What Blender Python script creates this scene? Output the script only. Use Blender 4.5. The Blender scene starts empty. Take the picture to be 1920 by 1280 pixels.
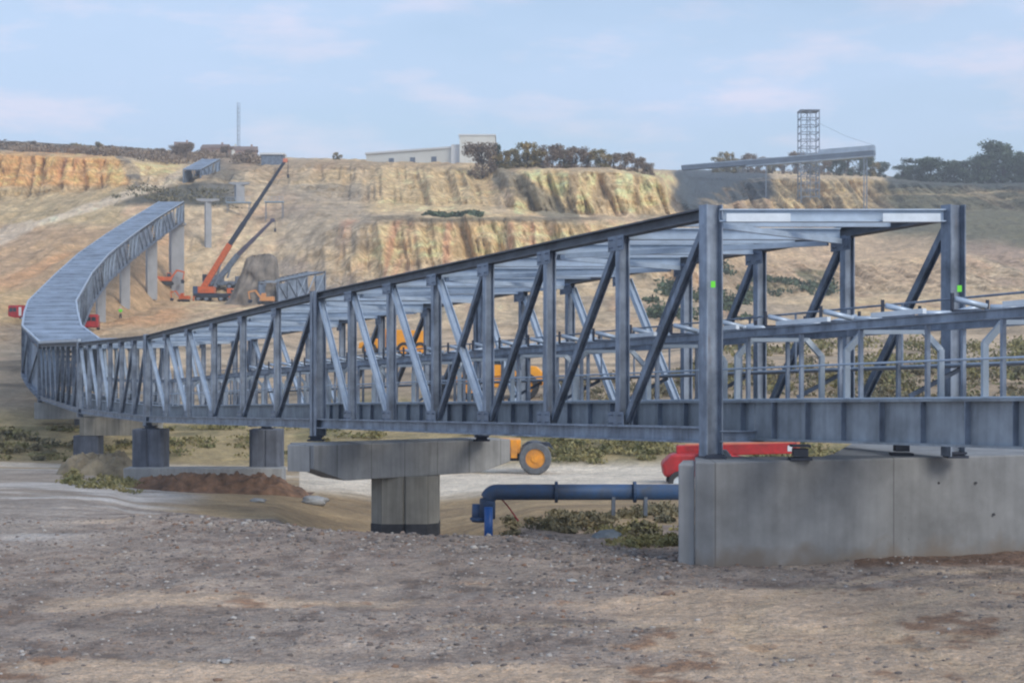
import bpy, math, random
import numpy as np
from mathutils import Vector, Matrix
random.seed(7)
RNG = np.random.default_rng(11)
scn = bpy.context.scene
COL = scn.collection
R = math.radians

# ---------------------------------------------------------------- camera, sky, sun, exposure
F = 3200.0            # focal length in photo pixels (1920 wide)
EYE = 3.24            # eye above the foreground gravel
HOR = 660.0           # row of the horizon
cam_d = bpy.data.cameras.new('camera')
cam = bpy.data.objects.new('camera', cam_d)
COL.objects.link(cam)
cam.location = (0, 0, EYE)
cam.rotation_euler = (R(90), 0, 0)
cam_d.sensor_width = 36.0
cam_d.lens = 36.0 * F / 1920.0
cam_d.shift_y = 20.0 / 1920.0
cam_d.clip_start = 0.2
cam_d.clip_end = 12000
scn.camera = cam

SUN_DIR = Vector((0.52, -0.62, 0.58)).normalized()
w = bpy.data.worlds.new('World'); scn.world = w; w.use_nodes = True
nt = w.node_tree; nt.nodes.clear()
out = nt.nodes.new('ShaderNodeOutputWorld'); bg = nt.nodes.new('ShaderNodeBackground')
sky = nt.nodes.new('ShaderNodeTexSky'); sky.sky_type = 'NISHITA'; sky.sun_disc = False
sky.sun_elevation = math.asin(SUN_DIR.z); sky.sun_rotation = math.atan2(SUN_DIR.x, SUN_DIR.y)
sky.air_density = 1.0; sky.dust_density = 1.2; sky.ozone_density = 1.5
tc = nt.nodes.new('ShaderNodeTexCoord')
mp = nt.nodes.new('ShaderNodeMapping'); mp.inputs['Scale'].default_value = (1.0, 1.0, 3.6)
mp.inputs['Location'].default_value = (0.35, 0.2, 0.55)
n1 = nt.nodes.new('ShaderNodeTexNoise'); n1.inputs['Scale'].default_value = 4.2
n1.inputs['Detail'].default_value = 4; n1.inputs['Roughness'].default_value = 0.5
rmp = nt.nodes.new('ShaderNodeValToRGB')
rmp.color_ramp.elements[0].position = 0.34; rmp.color_ramp.elements[0].color = (0.45, 0.45, 0.45, 1)
rmp.color_ramp.elements[1].position = 0.66; rmp.color_ramp.elements[1].color = (0.92, 0.92, 0.92, 1)
n2 = nt.nodes.new('ShaderNodeTexNoise'); n2.inputs['Scale'].default_value = 11.0; n2.inputs['Detail'].default_value = 7; n2.inputs['Roughness'].default_value = 0.58
rm2 = nt.nodes.new('ShaderNodeValToRGB')
rm2.color_ramp.elements[0].position = 0.50; rm2.color_ramp.elements[0].color = (4.2, 5.35, 7.2, 1)
rm2.color_ramp.elements[1].position = 0.66; rm2.color_ramp.elements[1].color = (5.9, 5.95, 7.3, 1)
mix = nt.nodes.new('ShaderNodeMixRGB')
L = nt.links.new
L(tc.outputs['Generated'], mp.inputs['Vector']); L(mp.outputs[0], n1.inputs['Vector']); L(mp.outputs[0], n2.inputs['Vector'])
L(n1.outputs['Fac'], rmp.inputs['Fac']); L(n2.outputs['Fac'], rm2.inputs['Fac'])
L(rmp.outputs[0], mix.inputs['Fac']); L(sky.outputs[0], mix.inputs['Color1']); L(rm2.outputs[0], mix.inputs['Color2'])
L(mix.outputs[0], bg.inputs['Color']); bg.inputs['Strength'].default_value = 0.114
L(bg.outputs[0], out.inputs['Surface'])

sd = bpy.data.lights.new('sun', 'SUN'); sd.energy = 1.5; sd.angle = R(26); sd.color = (1.0, 0.93, 0.80)
so = bpy.data.objects.new('sun', sd); COL.objects.link(so)
so.rotation_euler = SUN_DIR.to_track_quat('Z', 'Y').to_euler(); so.location = (40, -40, 60)
scn.view_settings.view_transform = 'Standard'; scn.view_settings.look = 'None'
scn.view_settings.exposure = 0.42; scn.view_settings.gamma = 1.0
scn.cycles.max_bounces = 6; scn.cycles.diffuse_bounces = 3; scn.cycles.volume_bounces = 0
scn.cycles.filter_width = 2.2

# ---------------------------------------------------------------- helpers
def at(px, py, D):
    return Vector(((px - 960.0) * D / F, D, EYE + (HOR - py) * D / F))
def zy(py, D): return EYE + (HOR - py) * D / F
def xp(px, D): return (px - 960.0) * D / F

def lin(c):
    c = np.asarray(c, float) / 255.0
    return np.where(c <= 0.04045, c / 12.92, ((c + 0.055) / 1.055) ** 2.4)

MATS = {}
def mat(name, rgb, rough=0.6, metal=0.0, var=0.15, scale=6.0, bump=0.0, dirt=None, seams=None, streak=0.0):
    if name in MATS: return MATS[name]
    m = bpy.data.materials.new(name); m.use_nodes = True; t = m.node_tree; b = t.nodes['Principled BSDF']
    b.inputs['Roughness'].default_value = rough; b.inputs['Metallic'].default_value = metal
    tcn = t.nodes.new('ShaderNodeTexCoord'); no = t.nodes.new('ShaderNodeTexNoise')
    no.inputs['Scale'].default_value = scale; no.inputs['Detail'].default_value = 6; no.inputs['Roughness'].default_value = 0.62
    t.links.new(tcn.outputs['Object'], no.inputs['Vector'])
    cr = t.nodes.new('ShaderNodeValToRGB')
    c = np.array(rgb, float)
    lo = c * (1 - var * 1.6); hi = np.minimum(c * (1 + var * 1.6), 0.9)
    if dirt is not None: lo = np.array(dirt, float)
    cr.color_ramp.elements[0].position = 0.3; cr.color_ramp.elements[0].color = (*lo, 1)
    cr.color_ramp.elements[1].position = 0.7; cr.color_ramp.elements[1].color = (*hi, 1)
    t.links.new(no.outputs['Fac'], cr.inputs['Fac'])
    last = cr.outputs[0]
    if streak > 0:          # vertical rain and formwork streaks
        mpn = t.nodes.new('ShaderNodeMapping'); mpn.inputs['Scale'].default_value = (5.0, 5.0, 0.35)
        sn = t.nodes.new('ShaderNodeTexNoise'); sn.inputs['Scale'].default_value = 1.6; sn.inputs['Detail'].default_value = 5
        t.links.new(tcn.outputs['Object'], mpn.inputs['Vector']); t.links.new(mpn.outputs[0], sn.inputs['Vector'])
        sr = t.nodes.new('ShaderNodeValToRGB'); sr.color_ramp.elements[0].position = 0.35; sr.color_ramp.elements[1].position = 0.6
        k = 1 - streak; sr.color_ramp.elements[0].color = (k, k, k, 1); sr.color_ramp.elements[1].color = (1, 1, 1, 1)
        t.links.new(sn.outputs['Fac'], sr.inputs['Fac'])
        mx = t.nodes.new('ShaderNodeMixRGB'); mx.blend_type = 'MULTIPLY'; mx.inputs['Fac'].default_value = 1
        t.links.new(last, mx.inputs['Color1']); t.links.new(sr.outputs[0], mx.inputs['Color2']); last = mx.outputs[0]
    if seams:               # narrow joints every `seams` metres along object x
        sx = t.nodes.new('ShaderNodeSeparateXYZ'); t.links.new(tcn.outputs['Object'], sx.inputs[0])
        d = t.nodes.new('ShaderNodeMath'); d.operation = 'DIVIDE'; d.inputs[1].default_value = seams
        fr = t.nodes.new('ShaderNodeMath'); fr.operation = 'FRACT'
        gt = t.nodes.new('ShaderNodeMath'); gt.operation = 'LESS_THAN'; gt.inputs[1].default_value = 0.022 / seams
        t.links.new(sx.outputs['X'], d.inputs[0]); t.links.new(d.outputs[0], fr.inputs[0]); t.links.new(fr.outputs[0], gt.inputs[0])
        mx = t.nodes.new('ShaderNodeMixRGB'); mx.blend_type = 'MULTIPLY'; mx.inputs['Color2'].default_value = (0.6, 0.6, 0.6, 1)
        t.links.new(gt.outputs[0], mx.inputs['Fac']); t.links.new(last, mx.inputs['Color1']); last = mx.outputs[0]
    t.links.new(last, b.inputs['Base Color'])
    if bump > 0:
        bn = t.nodes.new('ShaderNodeBump'); bn.inputs['Strength'].default_value = bump; bn.inputs['Distance'].default_value = 0.02
        t.links.new(no.outputs['Fac'], bn.inputs['Height']); t.links.new(bn.outputs[0], b.inputs['Normal'])
    MATS[name] = m
    return m

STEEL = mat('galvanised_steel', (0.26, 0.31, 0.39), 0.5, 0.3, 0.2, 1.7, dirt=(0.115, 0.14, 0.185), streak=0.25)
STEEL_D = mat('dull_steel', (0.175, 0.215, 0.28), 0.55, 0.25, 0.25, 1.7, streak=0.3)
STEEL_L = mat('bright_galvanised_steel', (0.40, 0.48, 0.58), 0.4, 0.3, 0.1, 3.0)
ROOFM = mat('galvanised_sheet', (0.22, 0.275, 0.36), 0.55, 0.15, 0.25, 0.5)
WHITEM = mat('white_steel', (0.62, 0.68, 0.74), 0.45, 0.0, 0.08, 3.0)
RUBBER = mat('black_rubber', (0.03, 0.031, 0.034), 0.75, 0, 0.2, 5)
CONC = mat('grey_concrete', (0.215, 0.223, 0.232), 0.85, 0, 0.16, 1.3, 0.3, streak=0.10, seams=2.94)
CONC2 = mat('pale_concrete', (0.30, 0.305, 0.31), 0.85, 0, 0.12, 1.0, 0.3, streak=0.14)
CONC3 = mat('tan_concrete', (0.30, 0.285, 0.25), 0.85, 0, 0.12, 1.3, 0.3, streak=0.2, seams=0.62)
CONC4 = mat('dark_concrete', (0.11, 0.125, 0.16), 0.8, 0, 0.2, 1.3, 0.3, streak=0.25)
BITUMEN = mat('bitumen_coating', (0.045, 0.047, 0.055), 0.6, 0, 0.3, 3.0)
BLUE = mat('blue_paint', (0.020, 0.062, 0.155), 0.6, 0.0, 0.3, 3.0, dirt=(0.05, 0.07, 0.11))
BLUE2 = mat('bright_blue_paint', (0.015, 0.10, 0.36), 0.4, 0, 0.12, 2.0)
ORANGE = mat('orange_paint', (0.78, 0.31, 0.02), 0.45, 0, 0.1, 2.0, dirt=(0.42, 0.19, 0.06))
ORANGE2 = mat('red_orange_paint', (0.62, 0.13, 0.03), 0.45, 0, 0.1, 2.0, dirt=(0.42, 0.10, 0.04))
BRIGHTO = mat('bright_orange_paint', (0.85, 0.34, 0.02), 0.45, 0, 0.08, 2.0)
RED = mat('red_paint', (0.42, 0.016, 0.022), 0.5, 0, 0.15, 2.0, dirt=(0.22, 0.022, 0.025))
SALMON = mat('faded_red_paint', (0.60, 0.20, 0.12), 0.5, 0, 0.1, 2.0)
GLASS = mat('dark_glass', (0.03, 0.045, 0.06), 0.1, 0, 0.1, 2.0)
DARK = mat('dark_steel', (0.035, 0.045, 0.07), 0.5, 0.3, 0.2, 2.0)
GREEN = mat('fluorescent_green', (0.16, 0.75, 0.05), 0.6, 0, 0.05, 3)
SOIL = mat('red_soil', (0.135, 0.076, 0.046), 0.95, 0, 0.5, 2.2, 0.8, dirt=(0.055, 0.035, 0.025))
STONE = mat('grey_stone', (0.19, 0.175, 0.17), 0.9, 0, 0.3, 9, 0.5)
def by_island(m):
    t = m.node_tree; g = t.nodes.new('ShaderNodeNewGeometry'); r_ = t.nodes.new('ShaderNodeValToRGB')
    cc = [(0, (.10, .085, .08)), (.3, (.17, .15, .14)), (.55, (.26, .23, .21)), (.72, (.20, .12, .08)), (.88, (.27, .245, .225)), (.99, (.42, .40, .38))]
    e = r_.color_ramp.elements; e[0].position = cc[0][0]; e[0].color = (*cc[0][1], 1); e[1].position = cc[-1][0]; e[1].color = (*cc[-1][1], 1)
    for p_, c_ in cc[1:-1]: q_ = e.new(p_); q_.color = (*c_, 1)
    t.links.new(g.outputs['Random Per Island'], r_.inputs['Fac']); t.links.new(r_.outputs[0], t.nodes['Principled BSDF'].inputs['Base Color'])
by_island(STONE)
STONE2 = mat('blue_grey_boulder', (0.17, 0.20, 0.225), 0.9, 0, 0.25, 2, 0.5)
CLAD = mat('pale_cladding', (0.60, 0.61, 0.58), 0.7, 0, 0.05, 0.1, seams=12.0)
CLAD2 = mat('pale_roofing', (0.62, 0.64, 0.66), 0.6, 0, 0.05, 0.1)
BRICK = mat('red_brick', (0.30, 0.20, 0.17), 0.85, 0, 0.15, 0.5)
ROOFT = mat('brown_roof_tiles', (0.20, 0.145, 0.125), 0.85, 0, 0.15, 0.5)
BARK = mat('bark', (0.075, 0.06, 0.048), 0.9, 0, 0.2, 3)
TWIG = mat('brown_twigs', (0.15, 0.12, 0.095), 0.9, 0, 0.25, 1)

def splash(m, z0, z1, rgb):
    t = m.node_tree; b_ = t.nodes['Principled BSDF']; src = b_.inputs['Base Color'].links[0].from_socket
    g = t.nodes.new('ShaderNodeTexCoord'); sx = t.nodes.new('ShaderNodeSeparateXYZ'); t.links.new(g.outputs['Object'], sx.inputs[0])
    no = t.nodes.new('ShaderNodeTexNoise'); no.inputs['Scale'].default_value = 2.2; no.inputs['Detail'].default_value = 7; t.links.new(g.outputs['Object'], no.inputs['Vector'])
    ad = t.nodes.new('ShaderNodeMath'); ad.operation = 'MULTIPLY_ADD'; ad.inputs[1].default_value = -.9; t.links.new(no.outputs['Fac'], ad.inputs[0]); t.links.new(sx.outputs['Z'], ad.inputs[2])
    mr = t.nodes.new('ShaderNodeMapRange'); mr.inputs['From Min'].default_value = z0 - .45; mr.inputs['From Max'].default_value = z1 - .45
    mr.inputs['To Min'].default_value = .8; mr.inputs['To Max'].default_value = 0; t.links.new(ad.outputs[0], mr.inputs['Value'])
    mx = t.nodes.new('ShaderNodeMixRGB'); mx.inputs['Color2'].default_value = (*rgb, 1); t.links.new(mr.outputs[0], mx.inputs['Fac']); t.links.new(src, mx.inputs['Color1'])
    t.links.new(mx.outputs[0], b_.inputs['Base Color'])
splash(CONC, .0, .28, (.17, .14, .115))
def rust(m, amt=.75):
    t = m.node_tree; b_ = t.nodes['Principled BSDF']; src = b_.inputs['Base Color'].links[0].from_socket
    g = t.nodes.new('ShaderNodeTexCoord'); mp_ = t.nodes.new('ShaderNodeMapping'); mp_.inputs['Scale'].default_value = (1.6, 1.6, .6)
    no = t.nodes.new('ShaderNodeTexNoise'); no.inputs['Scale'].default_value = 1.8; no.inputs['Detail'].default_value = 8; no.inputs['Roughness'].default_value = .72
    t.links.new(g.outputs['Object'], mp_.inputs['Vector']); t.links.new(mp_.outputs[0], no.inputs['Vector'])
    mr = t.nodes.new('ShaderNodeMapRange'); mr.inputs['From Min'].default_value = .60; mr.inputs['From Max'].default_value = .74; mr.inputs['To Max'].default_value = amt
    t.links.new(no.outputs['Fac'], mr.inputs['Value']); mx = t.nodes.new('ShaderNodeMixRGB'); mx.inputs['Color2'].default_value = (.17, .115, .08, 1)
    t.links.new(mr.outputs[0], mx.inputs['Fac']); t.links.new(src, mx.inputs['Color1']); t.links.new(mx.outputs[0], b_.inputs['Base Color'])
for m_ in (STEEL, STEEL_D): rust(m_, .55)
rust(ORANGE, .5); rust(RED, .5); rust(ORANGE2, .4)
def leafmat(name, a, b, sc=0.35):
    m = bpy.data.materials.new(name); m.use_nodes = True; t = m.node_tree; p = t.nodes['Principled BSDF']
    p.inputs['Roughness'].default_value = 0.75
    g = t.nodes.new('ShaderNodeTexCoord'); no = t.nodes.new('ShaderNodeTexNoise'); no.inputs['Scale'].default_value = sc
    no.inputs['Detail'].default_value = 4
    cr = t.nodes.new('ShaderNodeValToRGB'); cr.color_ramp.elements[0].position = 0.36; cr.color_ramp.elements[1].position = 0.64
    cr.color_ramp.elements[0].color = (*a, 1); cr.color_ramp.elements[1].color = (*b, 1)
    t.links.new(g.outputs['Object'], no.inputs['Vector']); t.links.new(no.outputs['Fac'], cr.inputs['Fac'])
    t.links.new(cr.outputs[0], p.inputs['Base Color']); return m
LEAF_G = leafmat('dark_green_leaves', (0.045, 0.07, 0.048), (0.11, 0.15, 0.08))
LEAF_A = leafmat('autumn_leaves', (0.13, 0.125, 0.055), (0.40, 0.29, 0.11))
LEAF_B = leafmat('brown_leaves', (0.16, 0.125, 0.10), (0.32, 0.24, 0.17))
LEAF_S = leafmat('scrub_leaves', (0.09, 0.09, 0.055), (0.25, 0.21, 0.12), 1.2)
LEAF_Y = leafmat('yellow_grass', (0.12, 0.125, 0.05), (0.29, 0.25, 0.11), 0.9)

class MB:
    def __init__(s): s.v = []; s.f = []
    def add(s, vs, fs):
        o = len(s.v); s.v += [tuple(v) for v in vs]; s.f += [tuple(i + o for i in f) for f in fs]; return s
    def hexa(s, p):
        return s.add(p, [(0, 3, 2, 1), (4, 5, 6, 7), (0, 1, 5, 4), (1, 2, 6, 5), (2, 3, 7, 6), (3, 0, 4, 7)])
    def box(s, c, d, M=None):
        x, y, z = [k / 2 for k in d]
        p = [Vector(q) for q in ((-x, -y, -z), (x, -y, -z), (x, y, -z), (-x, y, -z), (-x, -y, z), (x, -y, z), (x, y, z), (-x, y, z))]
        if M is not None: p = [M @ q for q in p]
        c = Vector(c); return s.hexa([q + c for q in p])
    def bar(s, a, b, side, wd, ht):
        a = Vector(a); b = Vector(b); ax = (b - a).normalized(); sd_ = Vector(side); sd_ = (sd_ - ax * sd_.dot(ax)).normalized()
        n = ax.cross(sd_)
        q = [(-1, -1), (1, -1), (1, 1), (-1, 1)]
        p = [e + sd_ * (i * wd / 2) + n * (j * ht / 2) for e in (a, b) for i, j in q]
        return s.hexa(p)
    def ibeam(s, a, b, side, wd, ht, tf=0.022, tw=0.014):
        """flanges `wd` wide along side, `ht` apart along the third axis"""
        a = Vector(a); b = Vector(b); ax = (b - a).normalized(); sd_ = Vector(side); sd_ = (sd_ - ax * sd_.dot(ax)).normalized()
        n = ax.cross(sd_)
        for k in (-1, 1):
            o = n * (k * (ht - tf) / 2); s.bar(a + o, b + o, sd_, wd, tf)
        s.bar(a, b, sd_, tw, ht - 2 * tf - 0.001); return s
    def tube(s, pts, r, n=12, cap=True):
        pts = [Vector(p) for p in pts]; rings = []
        rr = r if isinstance(r, (list, tuple)) else [r] * len(pts)
        o = len(s.v); up = Vector((0, 0, 1))
        for i, p in enumerate(pts):
            t = (pts[min(i + 1, len(pts) - 1)] - pts[max(i - 1, 0)]).normalized()
            u = up if abs(t.z) < 0.95 else Vector((0, 1, 0))
            a = t.cross(u).normalized(); b = a.cross(t)
            for k in range(n):
                th = 2 * math.pi * k / n; s.v.append(tuple(p + (a * math.cos(th) + b * math.sin(th)) * rr[i]))
        for i in range(len(pts) - 1):
            for k in range(n):
                a0 = o + i * n + k; a1 = o + i * n + (k + 1) % n; s.f.append((a0, a1, a1 + n, a0 + n))
        if cap:
            s.f.append(tuple(o + k for k in range(n - 1, -1, -1))); e = o + (len(pts) - 1) * n; s.f.append(tuple(e + k for k in range(n)))
        return s
    def prism(s, poly, z0, z1):
        n = len(poly); vs = [(x, y, z0) for x, y in poly] + [(x, y, z1) for x, y in poly]
        fs = [tuple(range(n - 1, -1, -1)), tuple(range(n, 2 * n))] + [(i, (i + 1) % n, n + (i + 1) % n, n + i) for i in range(n)]
        return s.add(vs, fs)
    def side_prism(s, poly, y0, y1):
        """poly in x,z extruded along y"""
        n = len(poly); vs = [(x, y0, z) for x, z in poly] + [(x, y1, z) for x, z in poly]
        fs = [tuple(range(n)), tuple(range(2 * n - 1, n - 1, -1))] + [(i, n + i, n + (i + 1) % n, (i + 1) % n) for i in range(n)]
        return s.add(vs, fs)
    def build(s, name, m, parent=None, smooth=False, bevel=0.0):
        me = bpy.data.meshes.new(name); me.from_pydata(s.v, [], s.f); me.update()
        me.materials.append(m)
        if smooth:
            me.polygons.foreach_set('use_smooth', [True] * len(me.polygons))
        o = bpy.data.objects.new(name, me); COL.objects.link(o)
        if parent is not None: o.parent = parent
        if bevel > 0:
            bv = o.modifiers.new('bevel', 'BEVEL'); bv.width = bevel; bv.segments = 2; bv.limit_method = 'ANGLE'
        return o

def tag(o, label=None, cat=None, group=None, kind=None):
    if label: o['label'] = label
    if cat: o['category'] = cat
    if group: o['group'] = group
    if kind: o['kind'] = kind
    return o
def thing(name, loc, label, cat, group=None, rz=0.0):
    o = bpy.data.objects.new(name, None); COL.objects.link(o); o.location = loc; o.rotation_euler = (0, 0, rz)
    o.empty_display_size = 0.5
    return tag(o, label, cat, group)
def copy_tree(o, parent=None):
    c = o.copy(); COL.objects.link(c); c.parent = parent
    for ch in [k for k in KIDS.get(o.name, [])]: copy_tree(ch, c)
    return c
KIDS = {}
def reg(o):
    KIDS[o.name] = list(o.children)
    for c in o.children: reg(c)

# ---------------------------------------------------------------- numpy noise
def _h(ix, iy, seed):
    n = (ix.astype(np.int64) * 374761393 + iy.astype(np.int64) * 668265263 + seed * 1442695041) & 0xffffffff
    n = ((n ^ (n >> 13)) * 1274126177) & 0xffffffff
    return ((n ^ (n >> 16)) & 0xffff) / 65535.0
def vnoise(x, y, seed=0):
    ix = np.floor(x); iy = np.floor(y); fx = x - ix; fy = y - iy
    fx = fx * fx * (3 - 2 * fx); fy = fy * fy * (3 - 2 * fy)
    a = _h(ix, iy, seed); b = _h(ix + 1, iy, seed); c = _h(ix, iy + 1, seed); d = _h(ix + 1, iy + 1, seed)
    return (a * (1 - fx) + b * fx) * (1 - fy) + (c * (1 - fx) + d * fx) * fy
def fbm(x, y, seed=0, oct=5, gain=0.5):
    s = np.zeros(np.broadcast(x, y).shape); a = 1.0; t = 0
    for i in range(oct):
        s += a * (vnoise(x * 2 ** i + 17.3 * i, y * 2 ** i + 5.1 * i, seed + i) - 0.5); t += a; a *= gain
    return s / t * 2

# ---------------------------------------------------------------- terrain of the quarry
# each key column: photo column -> list of (distance, row); rows >= 5000 mean height = row-5000 in metres... stored as ('z', h)
def Z(h): return ('z', h)
KEYS = {
 -900: [(2,Z(0)),(15,Z(0)),(33,974),(45,942),(62,912),(100,864),(112,802),(150,715),(190,640),(215,600),(240,590),(360,455),(380,440),(430,370),(450,285),(600,272),(900,262),(1300,420)],
 0:    [(2,Z(0)),(15,Z(0)),(33,974),(45,942),(62,912),(100,864),(112,802),(150,715),(190,640),(215,600),(240,590),(360,455),(380,440),(430,370),(450,287),(600,272),(900,262),(1300,420)],
 130:  [(2,Z(0)),(15,Z(0)),(33,974),(45,944),(62,915),(100,866),(112,804),(150,715),(195,640),(215,612),(240,600),(360,425),(385,400),(425,362),(440,294),(600,283),(900,268),(1300,420)],
 210:  [(2,Z(0)),(15,Z(0)),(34,968),(46,950),(62,918),(97,868),(110,806),(150,722),(195,640),(225,616),(246,610),(365,415),(395,372),(425,352),(440,296),(600,290),(900,271),(1300,420)],
 250:  [(2,Z(0)),(15,Z(0)),(34,966),(46,962),(62,928),(96,870),(110,806),(150,730),(200,635),(235,606),(268,594),(370,400),(395,362),(425,345),(440,303),(600,292),(900,274),(1300,420)],
 340:  [(2,Z(0)),(15,Z(0)),(33,970),(46,972),(62,930),(96,871),(110,806),(150,735),(205,632),(270,592),(328,554),(355,470),(375,388),(418,352),(450,325),(500,302),(900,280),(1300,420)],
 400:  [(2,Z(0)),(15,Z(0)),(32.5,974),(45,978),(62,934),(96,871),(110,806),(150,735),(205,632),(270,592),(330,556),(352,474),(380,388),(420,345),(450,318),(500,300),(900,284),(1300,420)],
 520:  [(2,Z(0)),(15,Z(0)),(32,984),(44,984),(62,940),(96,872),(110,806),(150,730),(200,632),(260,592),(318,562),(350,480),(395,388),(430,345),(460,312),(500,303),(900,293),(1300,420)],
 640:  [(2,Z(0)),(15,Z(0)),(31,992),(43,Z(-2.3)),(62,965),(95,873),(110,800),(182,672),(225,632),(270,600),(305,550),(345,425),(360,415),(410,370),(450,308),(490,302),(900,298),(1300,420)],
 740:  [(2,Z(0)),(15,Z(0)),(30.7,Z(0)),(42,Z(-2.5)),(62,985),(95,876),(110,795),(182,668),(230,625),(280,588),(308,525),(345,412),(360,408),(400,380),(450,312),(480,304),(900,300),(1300,420)],
 900:  [(2,Z(0)),(15,Z(0)),(30,Z(0)),(41,Z(-1.6)),(62,965),(94,880),(108,795),(150,722),(220,630),(280,585),(320,505),(345,410),(360,407),(392,385),(440,318),(470,308),(900,303),(1300,420)],
 1000: [(2,Z(0)),(15,Z(0)),(29.5,Z(0)),(40,992),(60,945),(93,882),(108,800),(150,715),(220,630),(280,585),(320,505),(345,414),(362,411),(395,398),(410,322),(440,316),(900,309),(1300,420)],
 1150: [(2,Z(0)),(15,Z(0)),(27.5,Z(0)),(38,1000),(60,940),(93,882),(108,800),(150,715),(220,630),(280,585),(320,505),(345,424),(365,418),(397,408),(410,322),(440,316),(900,314),(1300,420)],
 1235: [(2,Z(0)),(15,Z(0)),(26.3,Z(0)),(37,1002),(60,940),(93,882),(108,800),(150,715),(220,630),(280,585),(330,520),(355,440),(380,430),(400,402),(411,336),(440,329),(900,316),(1300,420)],
 1290: [(2,Z(0)),(15,Z(0)),(26.5,Z(0)),(38,1000),(60,940),(93,882),(108,800),(150,700),(220,630),(280,585),(340,530),(370,470),(400,440),(430,410),(480,388),(640,328),(900,317),(1300,420)],
 1400: [(2,Z(0)),(15,Z(0)),(29,Z(0)),(40,Z(-2.4)),(60,Z(-3.2)),(93,882),(108,800),(150,690),(220,630),(290,585),(370,556),(420,500),(480,440),(600,395),(640,335),(680,325),(900,317),(1300,420)],
 1600: [(2,Z(0)),(15,Z(0)),(31,Z(0)),(42,Z(-2.4)),(60,Z(-3.2)),(93,882),(108,800),(150,690),(230,625),(300,582),(380,555),(450,500),(520,450),(610,395),(632,335),(680,332),(900,325),(1300,420)],
 1800: [(2,Z(0)),(15,Z(0)),(33,Z(0)),(44,Z(-2.4)),(60,Z(-3.2)),(93,882),(108,800),(150,690),(230,625),(300,580),(380,548),(450,490),(520,440),(600,390),(650,348),(700,345),(900,338),(1300,420)],
 2900: [(2,Z(0)),(15,Z(0)),(34,Z(0)),(44,Z(-2.4)),(60,Z(-3.2)),(93,882),(108,800),(150,690),(230,625),(300,580),(380,548),(450,490),(520,440),(600,390),(650,348),(700,345),(900,338),(1300,420)],
}
kx = sorted(KEYS)
ND = len(KEYS[0])
kD = np.array([[n[0] for n in KEYS[k]] for k in kx], float)
kz = np.array([[(n[1][1] if isinstance(n[1], tuple) else zy(n[1], n[0])) for n in KEYS[k]] for k in kx], float)
PXS = np.concatenate([np.arange(-900, -40, 8.0), np.arange(-40, 1960, 2.5), np.arange(1960, 2901, 8.0)])
cD = np.stack([np.interp(PXS, kx, kD[:, i]) for i in range(ND)], 1)
cz = np.stack([np.interp(PXS, kx, kz[:, i]) for i in range(ND)], 1)
def smooth_cols(a, k):
    ker = np.hanning(k + 2)[1:-1]; ker /= ker.sum(); p = k // 2
    o = np.empty_like(a)
    for i in range(a.shape[1]):
        o[:, i] = np.convolve(np.pad(a[:, i], p, mode='edge'), ker, 'valid')[:a.shape[0]]
    return o
cD = smooth_cols(cD, 15); cz = smooth_cols(cz, 15)
SUB = [10, 190, 70, 34, 40, 24, 34, 34, 34, 44, 60, 20, 44, 60, 14, 8, 4]
us = np.concatenate([np.linspace(i, i + 1, n, endpoint=False) for i, n in enumerate(SUB)] + [[ND - 1.0]])
ui = np.minimum(us.astype(int), ND - 2); uf = us - ui
gD = cD[:, ui] * (1 - uf) + cD[:, ui + 1] * uf
gz = cz[:, ui] * (1 - uf) + cz[:, ui + 1] * uf
# round the kinks along the distance a little
def smooth_rows(a, k=5):
    ker = np.ones(k) / k; o = a.copy()
    for i in range(a.shape[0]): o[i] = np.convolve(np.pad(a[i], k // 2, mode='edge'), ker, 'valid')
    return o
gz = smooth_rows(gz); gD = smooth_rows(gD)
gP = np.repeat(PXS[:, None], len(us), 1)
U = np.repeat(us[None, :], len(PXS), 0)
gX = xp(gP, gD)
def bump(u, a, b, s=0.25): return np.clip((u - a) / s, 0, 1) * np.clip((b - u) / s, 0, 1)
# erosion: steep faces get vertical ribs, slopes get broken ground
cl_up = bump(U, 12.8, 14.1); cl_lo = bump(U, 9.8, 11.2) * np.clip((gP - 560) / 120, 0, 1); hill = np.clip((U - 7.6) / 0.6, 0, 1) * np.clip((16.2 - U) / 1.0, 0, 1)
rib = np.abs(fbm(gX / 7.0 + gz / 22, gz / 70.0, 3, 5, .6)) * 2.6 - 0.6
rib2 = fbm(gX / 3.2 + gz / 14, gz / 22.0, 9, 4)
bal = 1.0 - 0.75 * bump(gP, 150, 700, 60)
rib3 = fbm(gX / 1.5 + gz / 9, gz / 4.0, 12, 4)
ridge = 1 - 2 * np.abs(fbm(gX / 7 + 3, gz / 26 + gD / 40, 15, 5))
patchy = .35 + 1.1 * np.clip(.5 + fbm(gX / 34, gz / 90, 19, 3), 0, 1)
strata = fbm(gX / 30, gz / 1.9, 18, 4)
gD2 = gD + (cl_up * 7 + cl_lo * 5.5) * bal * rib * patchy + (cl_up * 4 + cl_lo * 4 + hill * 1.6) * rib2 * patchy + (cl_up + cl_lo) * 1.6 * strata + (cl_up + cl_lo + hill * .7) * 1.3 * rib3 - hill * 2.2 * ridge
gz2 = gz + hill * (0.35 * fbm(gX / 20, gD / 20, 21, 5) + 1.0 * (fbm(gX / 9, gD / 9, 22, 5)) * (1 - cl_up) * 0.8) + hill * 0.45 * fbm(gX / 3, gD / 3, 24, 4)
mid = np.clip((U - 3.0) / 1.0, 0, 1) * (1 - hill)
gz2 += mid * 0.16 * fbm(gX / 4, gD / 6, 31, 5)
fg = np.clip((4.0 - U), 0, 1)
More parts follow.
